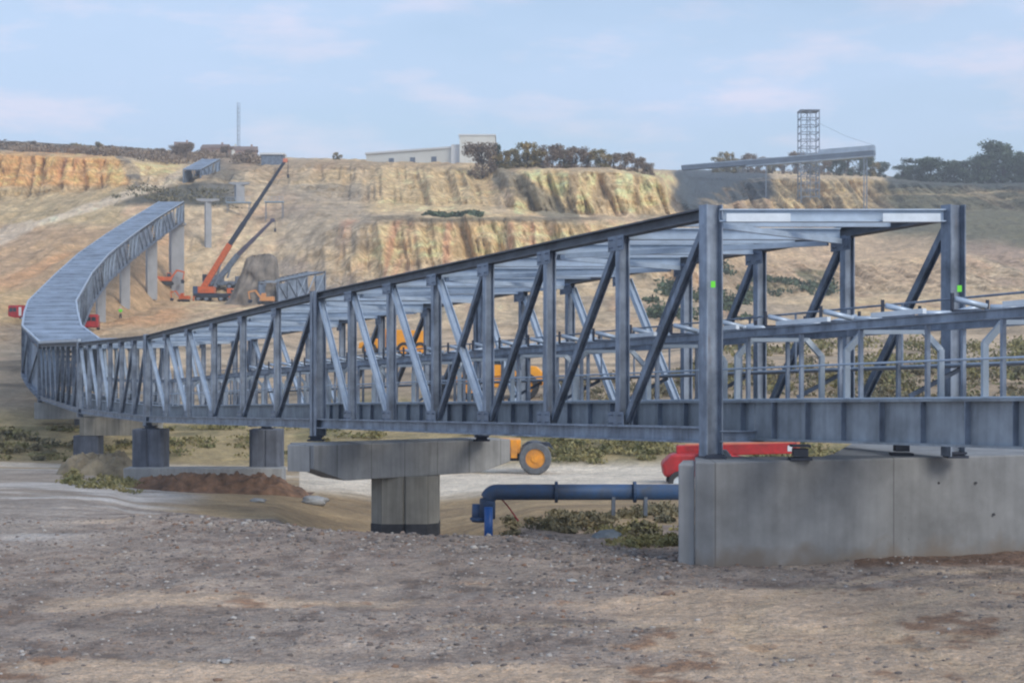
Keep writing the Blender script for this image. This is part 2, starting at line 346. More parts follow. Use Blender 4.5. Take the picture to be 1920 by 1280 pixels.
gz2 += fg * (0.06 * fbm(gX / 1.6, gD / 2.4, 41, 5) + 0.04 * fbm(gX / 5, gD / 5, 42, 3) + 0.030 * fbm(gX / 0.22, gD / 0.3, 43, 4))
lip = bump(U, 1.75, 2.25, 0.2) * (gP > 250)
gz2 += lip * 0.07 * (fbm(gX / 0.9, gD / 0.9, 44, 4) + 0.3)
gX2 = gX  # columns keep their place in plan
GY = HOR - (gz2 - EYE) / gD2 * F      # row each point had in the survey, used to place rock types
def ground(px, D):
    i = int(np.clip(np.searchsorted(PXS, px), 0, len(PXS) - 1))
    return float(np.interp(D, gD2[i], gz2[i]))
def gpt(px, D, dz=0.0): return Vector((xp(px, D), D, ground(px, D) + dz))

def smoothst(a, b, x):
    t = np.clip((x - a) / (b - a), 0, 1); return t * t * (3 - 2 * t)
wobx = gP + 16 * fbm(gX / 14, gz2 / 6, 51, 4); woby = GY + 7 * fbm(gX / 11, gz2 / 5, 52, 4)
C = np.empty(gP.shape + (3,))
C[:] = lin((182, 166, 140))
def paint(mask, rgb, k=1.0):
    mk = (np.clip(mask, 0, 1) * k)[..., None]; C[:] = C * (1 - mk) + lin(rgb) * mk
def rect(x0, x1, y0, y1, sx=14, sy=5):
    return (smoothst(x0 - sx, x0 + sx, wobx) * (1 - smoothst(x1 - sx, x1 + sx, wobx)) *
            smoothst(y0 - sy, y0 + sy, woby) * (1 - smoothst(y1 - sy, y1 + sy, woby)))
def band(x0, y0, x1, y1, wd, s=4):
    t = (wobx - x0) / (x1 - x0); yc = y0 + (y1 - y0) * t
    return ((t > -0.02) & (t < 1.02)) * (1 - smoothst(wd / 2 - s * 0.5, wd / 2 + s, np.abs(woby - yc)))
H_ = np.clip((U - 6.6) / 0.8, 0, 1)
n_a = fbm(gX / 22, gz2 / 10, 61, 5); n_b = fbm(gX / 6, gz2 / 9, 62, 5); n_c = fbm(gX / 3.0, gz2 / 26, 63, 4)
paint(smoothst(0.0, 0.5, n_a) * H_, (150, 138, 122), 0.8)
paint(smoothst(0.1, 0.6, -n_a) * H_, (188, 165, 122), 0.7)
paint(smoothst(0.1, 0.5, n_b) * H_, (172, 138, 116), 0.45)
paint(smoothst(0.25, 0.6, -n_b) * H_, (112, 110, 98), 0.7)
n_d = fbm(gX / 2.0, gz2 / 1.6 + gD / 6, 64, 5); strat = fbm(gX / 40, gz2 / 1.5, 65, 4)
paint(smoothst(0.1, 0.45, strat) * H_, (196, 176, 142), 0.5); paint(smoothst(0.15, 0.5, -strat) * H_, (134, 118, 98), 0.45)
paint(rect(-900, 235, 288, 350) , (206, 158, 98), 0.8)
paint(rect(-900, 235, 350, 420), (168, 152, 116), 0.6)
paint(rect(-900, 340, 425, 610, 20, 10), (164, 138, 110), 0.75); paint(rect(-900, 340, 425, 610, 20, 10) * smoothst(0.0, 0.35, n_b), (190, 150, 112), 0.6)
paint(rect(-900, 120, 540, 612, 20, 10), (176, 160, 124), 0.6); paint(rect(-900, 130, 604, 700, 20, 5), (138, 126, 114), 0.8)
paint(rect(520, 720, 400, 560, 30, 16) * smoothst(-0.1, 0.4, n_a + .3 * n_b), (140, 134, 130), 0.75)
paint(rect(250, 345, 302, 330), (205, 182, 132), 0.8)
paint(rect(-900, 500, 200, 284, 10, 4), (92, 86, 78), 0.95)
paint(band(225, 290, 262, 352, 46, 10) * (wobx > 225) * (wobx < 262), (100, 98, 94), 0.9)
paint(rect(205, 450, 338, 386, 25, 6) * smoothst(-4, 8, woby - (408 - 0.30 * (wobx - 120))), (72, 76, 72), 0.95)
paint(rect(380, 450, 298, 370, 16, 8), (96, 96, 92), 0.85)
paint(band(-300, 545, 60, 424, 24), (178, 166, 150), 0.95); paint(band(60, 424, 345, 330, 15), (190, 178, 160), 0.95)
paint(rect(430, 900, 332, 362, 30, 8), (142, 134, 116), 0.55)
paint(rect(520, 700, 345, 470, 30, 16), (146, 138, 126), 0.6)
paint(rect(430, 1300, 303, 318, 20, 3), (148, 132, 112), 0.7)
paint(rect(700, 920, 312, 400, 30, 10), (196, 176, 136), 0.7)
paint(rect(960, 1282, 322, 400, 10, 8), (214, 192, 146), 0.9)
paint(smoothst(0.15, 0.5, n_c) * rect(930, 1290, 318, 412), (146, 132, 110), 0.7)
paint(smoothst(0.2, 0.55, -n_c) * rect(-900, 235, 286, 400), (160, 112, 82), 0.8)
paint(smoothst(0.2, 0.6, n_c) * rect(-900, 235, 286, 380), (212, 180, 126), 0.7)
paint(band(920, 322, 1090, 420, 44, 10) * (wobx > 915), (112, 110, 98), 0.85)
paint(band(1200, 400, 1290, 384, 18, 8), (120, 114, 100), 0.6)
paint(rect(690, 1130, 407, 415, 14, 2), (112, 104, 88), 0.85)
paint(rect(820, 900, 398, 410, 14, 4) * smoothst(0, 0.3, n_b), (80, 88, 66), 0.9)
paint(rect(700, 1200, 418, 490, 30, 8), (206, 182, 136), 0.7)
paint(smoothst(0.1, 0.5, n_c) * rect(640, 1200, 415, 520), (176, 128, 104), 0.7)
paint(rect(1262, 1440, 316, 400, 10, 5) * (U > 13.3), (56, 70, 82), 0.97)
paint(rect(1440, 1660, 336, 400, 14, 6), (186, 168, 128), 0.8)
paint(smoothst(0.1, 0.5, n_c) * rect(1430, 1660, 336, 400), (128, 124, 108), 0.7)
paint(rect(1640, 3000, 340, 470, 40, 10), (84, 87, 70), 0.92)
paint(rect(1660, 3000, 325, 352, 10, 4), (62, 72, 72), 0.9)
paint(rect(1380, 1760, 440, 545, 40, 14), (182, 160, 134), 0.7)
paint(rect(1760, 3000, 450, 540, 40, 14) * smoothst(-0.2, 0.3, n_a), (158, 138, 124), 0.7)
paint(rect(1340, 1560, 505, 545, 20, 6) * smoothst(-0.1, 0.3, n_b), (84, 92, 66), 0.8)
# the pit floor and the lower ground
paint(bump(U, 5.8, 8.6, 0.5), (168, 152, 132), 0.8)
paint(bump(U, 6.0, 8.0, 0.5) * smoothst(0.0, 0.4, fbm(gX / 30, gD / 7, 71, 4)), (160, 150, 134), 0.7)
paint(bump(U, 6.0, 8.4, 0.5) * smoothst(0.1, 0.4, fbm(gX / 22, gD / 5, 72, 4)), (108, 100, 88), 0.8)
paint(bump(U, 4.8, 6.4, 0.2), (178, 164, 122), 0.75)
paint(bump(U, 5.0, 6.5, 0.2) * smoothst(0.1, 0.4, fbm(gX / 4, gD / 4, 73, 4)), (112, 112, 78), 0.7)
paint(bump(U, 3.0, 5.1, 0.3), (168, 148, 116), 0.9)
rd = smoothst(70, 76, gD2) * (1 - smoothst(93, 97, gD2)) * (gD2 < 110)
paint(rd * (gP > 560), (232, 226, 214), 0.95)
paint(rd * (gP < 600) * smoothst(-.2, .2, fbm(gX / 7, gD / 5, 74, 4)), (220, 214, 204), 0.9)
paint(bump(U, 3.2, 4.6, 0.3) * smoothst(0.0, 0.3, fbm(gX / 6, gD / 3, 75, 4)), (140, 122, 96), 0.6)
# foreground gravel with sandy patches and wet pale clay at the left
f0 = (U < 3.2) * 1.0
paint(f0, (156, 146, 140), 1.0)
gr = fbm(gX / 0.35, gD2 / 0.5, 81, 5)
paint(f0 * smoothst(0.0, 0.5, gr), (168, 158, 150), 0.7); paint(f0 * smoothst(0.05, 0.5, -gr), (112, 99, 92), 0.7)
sand = fbm(gX / 2.6 + 3, gD2 / 2.2, 83, 5) + 0.55 * smoothst(-1.0, 3.4, gX - 0.22 * (gD2 - 20)) * (1 - smoothst(22.5, 25.5, gD2)) - 0.18
sand += 0.55 * (1 - smoothst(17.0, 18.3, gD2)) * smoothst(-5.2, -3.6, gX)
sand += 0.55 * np.exp(-(((gX - 0.2) / 2.0) ** 2 + ((gD2 - 16.6) / .7) ** 2)) + .5 * np.exp(-(((gX - 4.2) / 2.4) ** 2 + ((gD2 - 19.6) / 2.4) ** 2)) + .5 * np.exp(-(((gX + 3.9) / 1.3) ** 2 + ((gD2 - 17.5) / .5) ** 2))
sandm = smoothst(0.05, 0.42, sand) * f0
paint(sandm, (196, 178, 160), 0.9)
paint(f0 * smoothst(0.25, 0.45, fbm(gX / 0.7, gD2 / 0.9, 85, 4)) * smoothst(0.1, 0.3, sand), (132, 96, 70), 0.7)
paint(f0 * smoothst(0.10, 0.5, fbm(gX / 3.5, gD2 / 2.4, 86, 4)), (128, 114, 110), 0.2)
wet = smoothst(-6.5, -9.5, gX + 0.12 * (gD2 - 30)) * smoothst(27, 31, gD2)
paint(wet * (U < 4.6), (164, 158, 154), 0.85)
paint(wet * (U < 4.6) * smoothst(0.05, 0.3, fbm(gX / 6, gD2 / 2.0, 87, 4)), (206, 206, 208), 0.9)
paint(f0 * (gP > 1600) * smoothst(25.6, 26.2, gD2 + 0.4 * fbm(gX / .8, gD2 / .5, 89, 4)), (112, 86, 70), 0.8)
# tyre tracks swinging through the sand
for cxx, cyy, r in ((8.9, 19.4, 4.6), (8.9, 19.4, 6.2), (1.0, 9.0, 11.2)):
    d = np.abs(np.hypot(gX - cxx, gD2 - cyy) - r)
    tk = (1 - smoothst(0.12, 0.24, d)) * f0 * (gX > -1)
    paint(tk, (200, 182, 158), 0.35); gz2 -= tk * 0.015
paint(bump(U, 1.7, 2.5, 0.3) * (gP > 300) * smoothst(-0.1, 0.3, fbm(gX / 1.2, gD2 / 1.2, 88, 4)), (112, 102, 100), 0.5)
C *= (1 + H_ * .34 * n_d)[..., None]
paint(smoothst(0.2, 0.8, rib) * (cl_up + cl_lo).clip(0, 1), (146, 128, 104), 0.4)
paint(smoothst(0.1, 0.5, strata) * (cl_up + cl_lo).clip(0, 1), (216, 194, 156), 0.35)
# streaky variation so no surface is flat
C *= (1 + 0.13 * fbm(gX / 1.7, gz2 / 1.2 + gD2 / 9, 91, 4))[..., None]
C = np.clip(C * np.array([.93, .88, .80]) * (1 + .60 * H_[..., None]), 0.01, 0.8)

alpha = np.clip(cl_up + cl_lo + .55 * hill, 0, 1)
def grid_mesh(name, X, Y, Zz, col, m, kind='structure'):
    nx, ny = X.shape
    me = bpy.data.meshes.new(name)
    co = np.stack([X, Y, Zz], -1).reshape(-1, 3).astype(np.float32)
    me.vertices.add(len(co)); me.vertices.foreach_set('co', co.ravel())
    i = np.arange(nx - 1)[:, None] * ny + np.arange(ny - 1)[None, :]
    q = np.stack([i, i + ny, i + ny + 1, i + 1], -1).reshape(-1, 4)
    me.loops.add(q.size); me.loops.foreach_set('vertex_index', q.ravel().astype(np.int32))
    me.polygons.add(len(q)); me.polygons.foreach_set('loop_start', np.arange(len(q), dtype=np.int32) * 4)
    me.polygons.foreach_set('use_smooth', np.ones(len(q), bool))
    me.update(); me.validate()
    ca = me.color_attributes.new('rock', 'FLOAT_COLOR', 'POINT')
    rgba = np.ones((len(co), 4), np.float32); rgba[:, :3] = col.reshape(-1, 3); rgba[:, 3] = alpha.reshape(-1)
    ca.data.foreach_set('color', rgba.ravel()); me.materials.append(m)
    o = bpy.data.objects.new(name, me); COL.objects.link(o); o['kind'] = kind
    return o
gm = bpy.data.materials.new('quarry_ground'); gm.use_nodes = True; t = gm.node_tree; b = t.nodes['Principled BSDF']
b.inputs['Roughness'].default_value = 0.95
at_ = t.nodes.new('ShaderNodeVertexColor'); at_.layer_name = 'rock'
tcn = t.nodes.new('ShaderNodeTexCoord')
def nz(scale, det=8, r=0.65):
    n = t.nodes.new('ShaderNodeTexNoise'); n.inputs['Scale'].default_value = scale; n.inputs['Detail'].default_value = det
    n.inputs['Roughness'].default_value = r; t.links.new(tcn.outputs['Object'], n.inputs['Vector']); return n
na = nz(9.0); nb = nz(0.35); nc = nz(34.0, 5, .75); nd_ = nz(1.3, 8, .7)
def rampn(n, lo, hi, p0=0.3, p1=0.7):
    r_ = t.nodes.new('ShaderNodeValToRGB'); r_.color_ramp.elements[0].position = p0; r_.color_ramp.elements[1].position = p1
    r_.color_ramp.elements[0].color = (lo, lo, lo, 1); r_.color_ramp.elements[1].color = (hi, hi, hi, 1)
    t.links.new(n.outputs['Fac'], r_.inputs['Fac']); return r_
prev = at_.outputs['Color']
for n_, lo, hi in ((na, 0.66, 1.3), (nb, 0.80, 1.2), (nc, 0.55, 1.4), (nd_, 0.72, 1.26)):
    mx = t.nodes.new('ShaderNodeMixRGB'); mx.blend_type = 'MULTIPLY'; mx.inputs['Fac'].default_value = 1
    t.links.new(prev, mx.inputs['Color1']); t.links.new(rampn(n_, lo, hi).outputs[0], mx.inputs['Color2']); prev = mx.outputs[0]
mpv = t.nodes.new('ShaderNodeMapping'); mpv.inputs['Scale'].default_value = (1, 1, .32)
wv = nz(.5, 5, .7); av = t.nodes.new('ShaderNodeMixRGB'); av.blend_type = 'ADD'; av.inputs['Fac'].default_value = 1.0
wsc = t.nodes.new('ShaderNodeVectorMath'); wsc.operation = 'SCALE'; wsc.inputs['Scale'].default_value = 3.0
t.links.new(wv.outputs['Color'], wsc.inputs[0]); t.links.new(tcn.outputs['Object'], av.inputs['Color1']); t.links.new(wsc.outputs[0], av.inputs['Color2'])
t.links.new(av.outputs[0], mpv.inputs['Vector'])
for sc_, lo_ in ((.42, .74), (.15, .78)):
    vo = t.nodes.new('ShaderNodeTexVoronoi'); vo.feature = 'DISTANCE_TO_EDGE'; vo.inputs['Scale'].default_value = sc_
    t.links.new(mpv.outputs[0], vo.inputs['Vector'])
    cr = t.nodes.new('ShaderNodeValToRGB'); cr.color_ramp.elements[0].position = 0.0; cr.color_ramp.elements[1].position = .16
    cr.color_ramp.elements[0].color = (lo_, lo_ * .96, lo_ * .9, 1); cr.color_ramp.elements[1].color = (1.04, 1.04, 1.04, 1)
    t.links.new(vo.outputs['Distance'], cr.inputs['Fac'])
    mx = t.nodes.new('ShaderNodeMixRGB'); mx.blend_type = 'MULTIPLY'
    t.links.new(at_.outputs['Alpha'], mx.inputs['Fac']); t.links.new(prev, mx.inputs['Color1']); t.links.new(cr.outputs[0], mx.inputs['Color2']); prev = mx.outputs[0]
# specks of reddish and blue-grey stone in the gravel and rock
ns = nz(15.0, 5, .8); cr = t.nodes.new('ShaderNodeValToRGB'); e = cr.color_ramp.elements
e[0].position = .30; e[0].color = (.80, .78, .84, 1); e[1].position = .72; e[1].color = (1.16, .96, .84, 1); q_ = e.new(.5); q_.color = (1, 1, 1, 1)
t.links.new(ns.outputs['Fac'], cr.inputs['Fac'])
mx = t.nodes.new('ShaderNodeMixRGB'); mx.blend_type = 'MULTIPLY'; mx.inputs['Fac'].default_value = 1
t.links.new(prev, mx.inputs['Color1']); t.links.new(cr.outputs[0], mx.inputs['Color2']); prev = mx.outputs[0]
t.links.new(prev, b.inputs['Base Color'])
bp = t.nodes.new('ShaderNodeBump'); bp.inputs['Strength'].default_value = 0.6; bp.inputs['Distance'].default_value = 0.05
t.links.new(na.outputs['Fac'], bp.inputs['Height'])
bp2 = t.nodes.new('ShaderNodeBump'); bp2.inputs['Strength'].default_value = 0.7; bp2.inputs['Distance'].default_value = 1.6
t.links.new(nb.outputs['Fac'], bp2.inputs['Height']); t.links.new(bp.outputs[0], bp2.inputs['Normal'])
t.links.new(bp2.outputs[0], b.inputs['Normal'])
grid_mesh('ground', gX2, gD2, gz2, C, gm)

# ---------------------------------------------------------------- scattered stuff
def icos():
    p = (1 + 5 ** .5) / 2
    v = np.array([(-1,p,0),(1,p,0),(-1,-p,0),(1,-p,0),(0,-1,p),(0,1,p),(0,-1,-p),(0,1,-p),(p,0,-1),(p,0,1),(-p,0,-1),(-p,0,1)], float)
    v /= np.linalg.norm(v[0])
    f = np.array([(0,11,5),(0,5,1),(0,1,7),(0,7,10),(0,10,11),(1,5,9),(5,11,4),(11,10,2),(10,7,6),(7,1,8),(3,9,4),(3,4,2),(3,2,6),(3,6,8),(3,8,9),(4,9,5),(2,4,11),(6,2,10),(8,6,7),(9,8,1)])
    return v, f
def mesh_np(name, co, faces, m, smooth=False):
    me = bpy.data.meshes.new(name); k = faces.shape[1]
    me.vertices.add(len(co)); me.vertices.foreach_set('co', co.astype(np.float32).ravel())
    me.loops.add(faces.size); me.loops.foreach_set('vertex_index', faces.astype(np.int32).ravel())
    me.polygons.add(len(faces)); me.polygons.foreach_set('loop_start', np.arange(len(faces), dtype=np.int32) * k)
    if smooth: me.polygons.foreach_set('use_smooth', np.ones(len(faces), bool))
    me.update(); me.validate(); me.materials.append(m); return me
def stones(name, pts, sizes, m):
    v, f = icos(); n = len(pts)
    jit = 1 + 0.35 * (RNG.random((n, 12, 1)) - 0.5) * 2
    sc = np.stack([sizes * RNG.uniform(.7, 1.3, n), sizes * RNG.uniform(.7, 1.3, n), sizes * RNG.uniform(.45, .8, n)], -1)
    a = RNG.uniform(0, 6.28, n); ca, sa = np.cos(a), np.sin(a)
    vv = v[None] * jit * sc[:, None, :]
    x = vv[..., 0] * ca[:, None] - vv[..., 1] * sa[:, None]; y = vv[..., 0] * sa[:, None] + vv[..., 1] * ca[:, None]
    co = np.stack([x, y, vv[..., 2]], -1) + pts[:, None, :]
    ff = f[None] + (np.arange(n) * 12)[:, None, None]
    o = bpy.data.objects.new(name, mesh_np(name, co.reshape(-1, 3), ff.reshape(-1, 3), m)); COL.objects.link(o)
    o['kind'] = 'stuff'; return o
N = 34000
D_ = 14 + 20 * RNG.random(N) ** 1.0; P_ = RNG.uniform(-250, 2150, N)
def on_sand(p, d):
    i = int(np.clip(np.searchsorted(PXS, p), 0, len(PXS) - 1)); j = int(np.clip(np.searchsorted(gD2[i, :200], d), 0, 199)); return sandm[i, j]
keep = np.array([RNG.random() > on_sand(p, d) * .85 and bool(vnoise(np.array(xp(p, d) / 2.0), np.array(d / 2.0), 5) > RNG.random() * 0.9) for p, d in zip(P_, D_)])
D_, P_ = D_[keep], P_[keep]
pts = np.array([[xp(p, d), d, ground(p, d)] for p, d in zip(P_, D_)])
sz = 0.009 + 0.034 * RNG.random(len(pts)) ** 3
o = stones('gravel', pts, sz, STONE); tag(o, 'loose grey stones strewn over the foreground gravel', 'gravel')
# stones along the lip of the gravel
n = 900; px_ = RNG.uniform(300, 1290, n)
pts = []
for p in px_:
    i = int(np.searchsorted(PXS, p)); d = cD[i, 2] + RNG.normal(0, 1.6); pts.append((xp(p, d), d, ground(p, d) + 0.01))
o = stones('rubble', np.array(pts), 0.02 + 0.06 * RNG.random(n) ** 3, STONE); tag(o, 'darker rubble along the crest of the gravel bank', 'rubble')

def leaf_quads(centres, sizes, flat=0.0):
    n = len(centres)
    a = RNG.normal(size=(n, 3)); a[:, 2] *= (1 - flat); a /= np.linalg.norm(a, axis=1)[:, None]
    r_ = RNG.normal(size=(n, 3)); b_ = np.cross(a, r_); b_ /= np.linalg.norm(b_, axis=1)[:, None]
    a = a * (sizes * RNG.uniform(.6, 1.2, n))[:, None]; b_ = b_ * (sizes * RNG.uniform(.3, .7, n))[:, None]
    co = np.stack([centres - a, centres + b_, centres + a, centres - b_], 1).reshape(-1, 3)
    f = np.arange(n * 4).reshape(-1, 4); return co, f
def clumps(name, spots, m, label, cat, leaf=0.22, per=90):
    """spots: (px, D, radius, height)"""
    cs = []; ss = []
    for (p, d, r, h) in spots:
        g = gpt(p, d); n = per
        u = RNG.normal(size=(n, 3)); u /= np.linalg.norm(u, axis=1)[:, None]; rad = RNG.random(n) ** 0.45
        c = u * rad[:, None] * np.array([r, r * .8, h * .55]) + np.array([g.x, g.y, g.z + h * 0.42]); cs.append(c)
        ss.append(np.full(n, leaf) * RNG.uniform(.6, 1.3, n))
    co, f = leaf_quads(np.concatenate(cs), np.concatenate(ss))
    o = bpy.data.objects.new(name, mesh_np(name, co, f, m)); COL.objects.link(o); return tag(o, label, cat, kind='stuff')
def rnd(a, b): return random.uniform(a, b)
sp = [(rnd(-200, 300), rnd(99, 112), rnd(.4, 1.1), rnd(.2, .6)) for _ in range(32)]
clumps('scrub', sp, LEAF_S, 'low green scrub on the bank at the left', 'scrub', 0.16)
sp = [(rnd(-200, 1250), rnd(98, 112), rnd(.6, 1.6), rnd(.2, .45)) for _ in range(110)]
clumps('dry_grass', sp, LEAF_Y, 'dry yellow grass on the bank beyond the pale road', 'grass', 0.14, 80)
sp = [(rnd(1030, 1560), rnd(95, 108), rnd(.4, 1.2), rnd(.2, .5)) for _ in range(120)]
clumps('dry_grass', sp, LEAF_Y, 'patchy yellow-green grass on the bank behind the red telescopic handler', 'grass', 0.14, 80)
sp = [(rnd(1040, 2000), rnd(103, 150), rnd(.7, 1.8), rnd(.5, 1.4)) for _ in range(150)]
clumps('undergrowth', sp, LEAF_S, 'bushy green undergrowth behind the conveyor at the right', 'undergrowth', 0.2)
sp = [(rnd(1300, 2050), rnd(125, 190), rnd(1, 2.5), rnd(.8, 2.0)) for _ in range(90)]
clumps('undergrowth', sp, LEAF_Y, 'yellowing undergrowth on the slope behind the conveyor', 'undergrowth', 0.25)
sp = [(rnd(830, 1265), rnd(36, 50), rnd(.2, .5), rnd(.1, .3)) for _ in range(22)] + [(rnd(1000, 1130), rnd(38, 44), rnd(.3, .7), rnd(.2, .4)) for _ in range(18)] + [(rnd(1180, 1290), rnd(46, 50), rnd(.3, .7), rnd(.2, .4)) for _ in range(12)]
clumps('weeds', sp, LEAF_S, 'dark weeds in the ditch under the blue pipe', 'weeds', 0.07, 110)
sp = [(rnd(1130, 1300), rnd(30, 40), rnd(.3, .6), rnd(.1, .22)) for _ in range(24)]
clumps('dry_grass', sp, LEAF_Y, 'dry grass beside the left end of the concrete abutment', 'grass', 0.06, 90)
sp = [(rnd(125, 250), rnd(60, 76), rnd(.3, .7), rnd(.15, .4)) for _ in range(40)]
clumps('dry_grass', sp, LEAF_Y, 'thin dry grass left of the reddish soil heap', 'grass', 0.08, 70)
sp = [(rnd(-900, 480), rnd(470, 600), rnd(3, 6), rnd(1.5, 3.2)) for _ in range(230)]
clumps('scrub', sp, LEAF_B, 'brown scrub along the left rim of the quarry', 'scrub', 0.55, 110)
sp = [(rnd(220, 440), rnd(378, 412), rnd(2, 4), rnd(.8, 2.0)) for _ in range(26)]
clumps('scrub', sp, LEAF_S, 'dark scrub below the haul road', 'scrub', 0.4, 45)
sp = [(rnd(1330, 1560), rnd(372, 400), rnd(1.5, 3.5), rnd(1, 2.2)) for _ in range(36)] + [(rnd(800, 920), rnd(352, 362), rnd(1, 2), rnd(.6, 1.4)) for _ in range(16)] + \
     [(rnd(1220, 1400), rnd(250, 330), rnd(1.5, 3), rnd(1, 2.5)) for _ in range(30)]
clumps('scrub', sp, LEAF_G, 'dark green scrub dotted along the quarry benches', 'scrub', 0.5, 70)

# ---------------------------------------------------------------- trees on the rim
def make_tree(name, h, spread, m, seed, conif=False, n=1500, leaf=0.30):
    rg = random.Random(seed)
    root = bpy.data.objects.new(name, None); COL.objects.link(root)
    tb = MB(); tb.tube([(0, 0, -0.6), (0.05, 0, h * .3), (0.1, .05, h * .6), (0.1, .1, h * .9)], [h * .025, h * .02, h * .012, h * .004], 7)
    lobes = []
    for k in range(16):
        a = rg.uniform(0, 6.28); zz = h * rg.uniform(.2, .9); rr = spread * rg.uniform(.25, .7) * (1.15 - zz / h if conif else 1)
        e = Vector((math.cos(a) * rr, math.sin(a) * rr, zz)); tb.tube([(0.05, 0.02, zz * .6), e * .6 + Vector((0, 0, zz * .3)), e], [h * .01, h * .006, .02], 5)
        lobes.append((e, spread * rg.uniform(.14, .34), h * rg.uniform(.09, .19)))
    lobes.append((Vector((0, 0, h * .85)), spread * .25, h * .12)); lobes.append((Vector((0, 0, h * .5)), spread * .55, h * .34))
    lobes.append((Vector((0, 0, h * .2)), spread * .8, h * .15))
    tb.build('trunk', BARK, root, True)
    cs = []
    for (e, r1, r2) in lobes:
        k = int(n / len(lobes)); u = RNG.normal(size=(k, 3)); u /= np.linalg.norm(u, axis=1)[:, None]
        cs.append(u * (RNG.random(k) ** .5)[:, None] * np.array([r1, r1, r2]) + np.array(e))
    co, f = leaf_quads(np.concatenate(cs), np.full(sum(len(c) for c in cs), leaf))
    o = bpy.data.objects.new('crown', mesh_np('crown', co, f, m)); COL.objects.link(o); o.parent = root
    reg(root); return root
PROTO = [make_tree('autumn_tree', 9, 4.2, LEAF_A, 1, n=2600), make_tree('bare_tree', 9, 4.4, LEAF_B, 2, n=2200), make_tree('green_tree', 9, 4.8, LEAF_G, 3, n=3000),
         make_tree('pine_tree', 9, 2.6, LEAF_G, 4, True)]
used = set()
ORD = 'first second third fourth fifth sixth seventh eighth ninth tenth eleventh twelfth thirteenth fourteenth fifteenth sixteenth seventeenth eighteenth nineteenth twentieth'.split()
def plant(kind, px, D, h, label, group, wd=1.0, zoff=-1.0):
    o = PROTO[kind]
    if kind in used: o = copy_tree(o)
    else: used.add(kind)
    o.location = gpt(px, D, zoff); s = h / 9.0 * rnd(.84, 1.16); o.scale = (s * wd, s * wd, s); o.rotation_euler = (0, 0, rnd(0, 6.28))
    return tag(o, label, 'tree', group)
g1 = 'autumn trees along the quarry rim right of the pale building'
spec = [(905, 9.0, 1), (930, 8.5, 3), (948, 6.6, 0), (968, 6.3, 0), (990, 7.4, 0), (1012, 6.2, 0), (1035, 6.8, 1), (1058, 6.2, 0), (1080, 6.6, 1),
        (1103, 6.3, 1), (1126, 6.0, 0), (1150, 5.8, 1), (1172, 5.6, 1), (1195, 5.4, 1), (1214, 5.0, 1)]
kw = {0: 'yellow-brown', 1: 'bare brownish', 2: 'green', 3: 'slim dark pointed'}
for i, (x, h, k) in enumerate(spec):
    plant(k, x, 432 + 8 * (i % 2), h, '%s tree, %s from the pale building in the rim row' % (kw[k], ORD[i]), g1, 1.35)
g2 = 'trees behind the grey conveyor gallery on the right rim'
spec = [(1345, 6, 0), (1362, 8, 0), (1380, 7, 0), (1402, 6.5, 1), (1425, 8.0, 1), (1448, 7.5, 0), (1470, 7, 1), (1495, 8, 1), (1520, 8, 0), (1545, 8, 1), (1568, 8.5, 2), (1590, 9, 1), (1612, 10, 2), (1632, 9.5, 0), (1648, 8, 2)]
for i, (x, h, k) in enumerate(spec):
    plant(k, x, 690 + 9 * (i % 3), h * 1.15, '%s tree behind the conveyor gallery, %s along its row' % (kw[k], ORD[i]), g2, 1.15)
g3 = 'dark green trees on the far right rim'
spec = [(1690, 6, 2), (1706, 9, 2), (1724, 10.5, 2), (1745, 11, 2), (1768, 10, 2), (1790, 9.5, 2), (1812, 11, 2), (1834, 13, 2), (1857, 17, 2), (1880, 13, 2), (1902, 11, 2), (1924, 12, 2), (1948, 13, 2), (1975, 12, 2)]
wl = {6: 'small', 17: 'tallest, round-topped'}
for i, (x, h, k) in enumerate(spec):
    plant(k, x, 690 + 9 * (i % 3), h, '%s dark green tree, %s along the far right rim' % (wl.get(h, 'dense'), ORD[i]), g3, 1.5)
g4 = 'lone scrubby trees on the left rim'
spec = [(60, 3.4, 1), (142, 4, 0), (182, 4.6, 0), (245, 4.2, 1), (300, 4, 1), (330, 5.5, 1), (350, 5.2, 1), (382, 4.5, 1), (425, 4.4, 1), (470, 4.2, 1), (632, 3.6, 0)]
for i, (x, h, k) in enumerate(spec):
    plant(k, x, 560, h, '%s low tree on the left rim, %s from the left' % (kw[k], ORD[i]), g4, 1.4)
for k, o in enumerate(PROTO):
    if k not in used:
        for c in list(o.children): bpy.data.objects.remove(c)
        bpy.data.objects.remove(o)

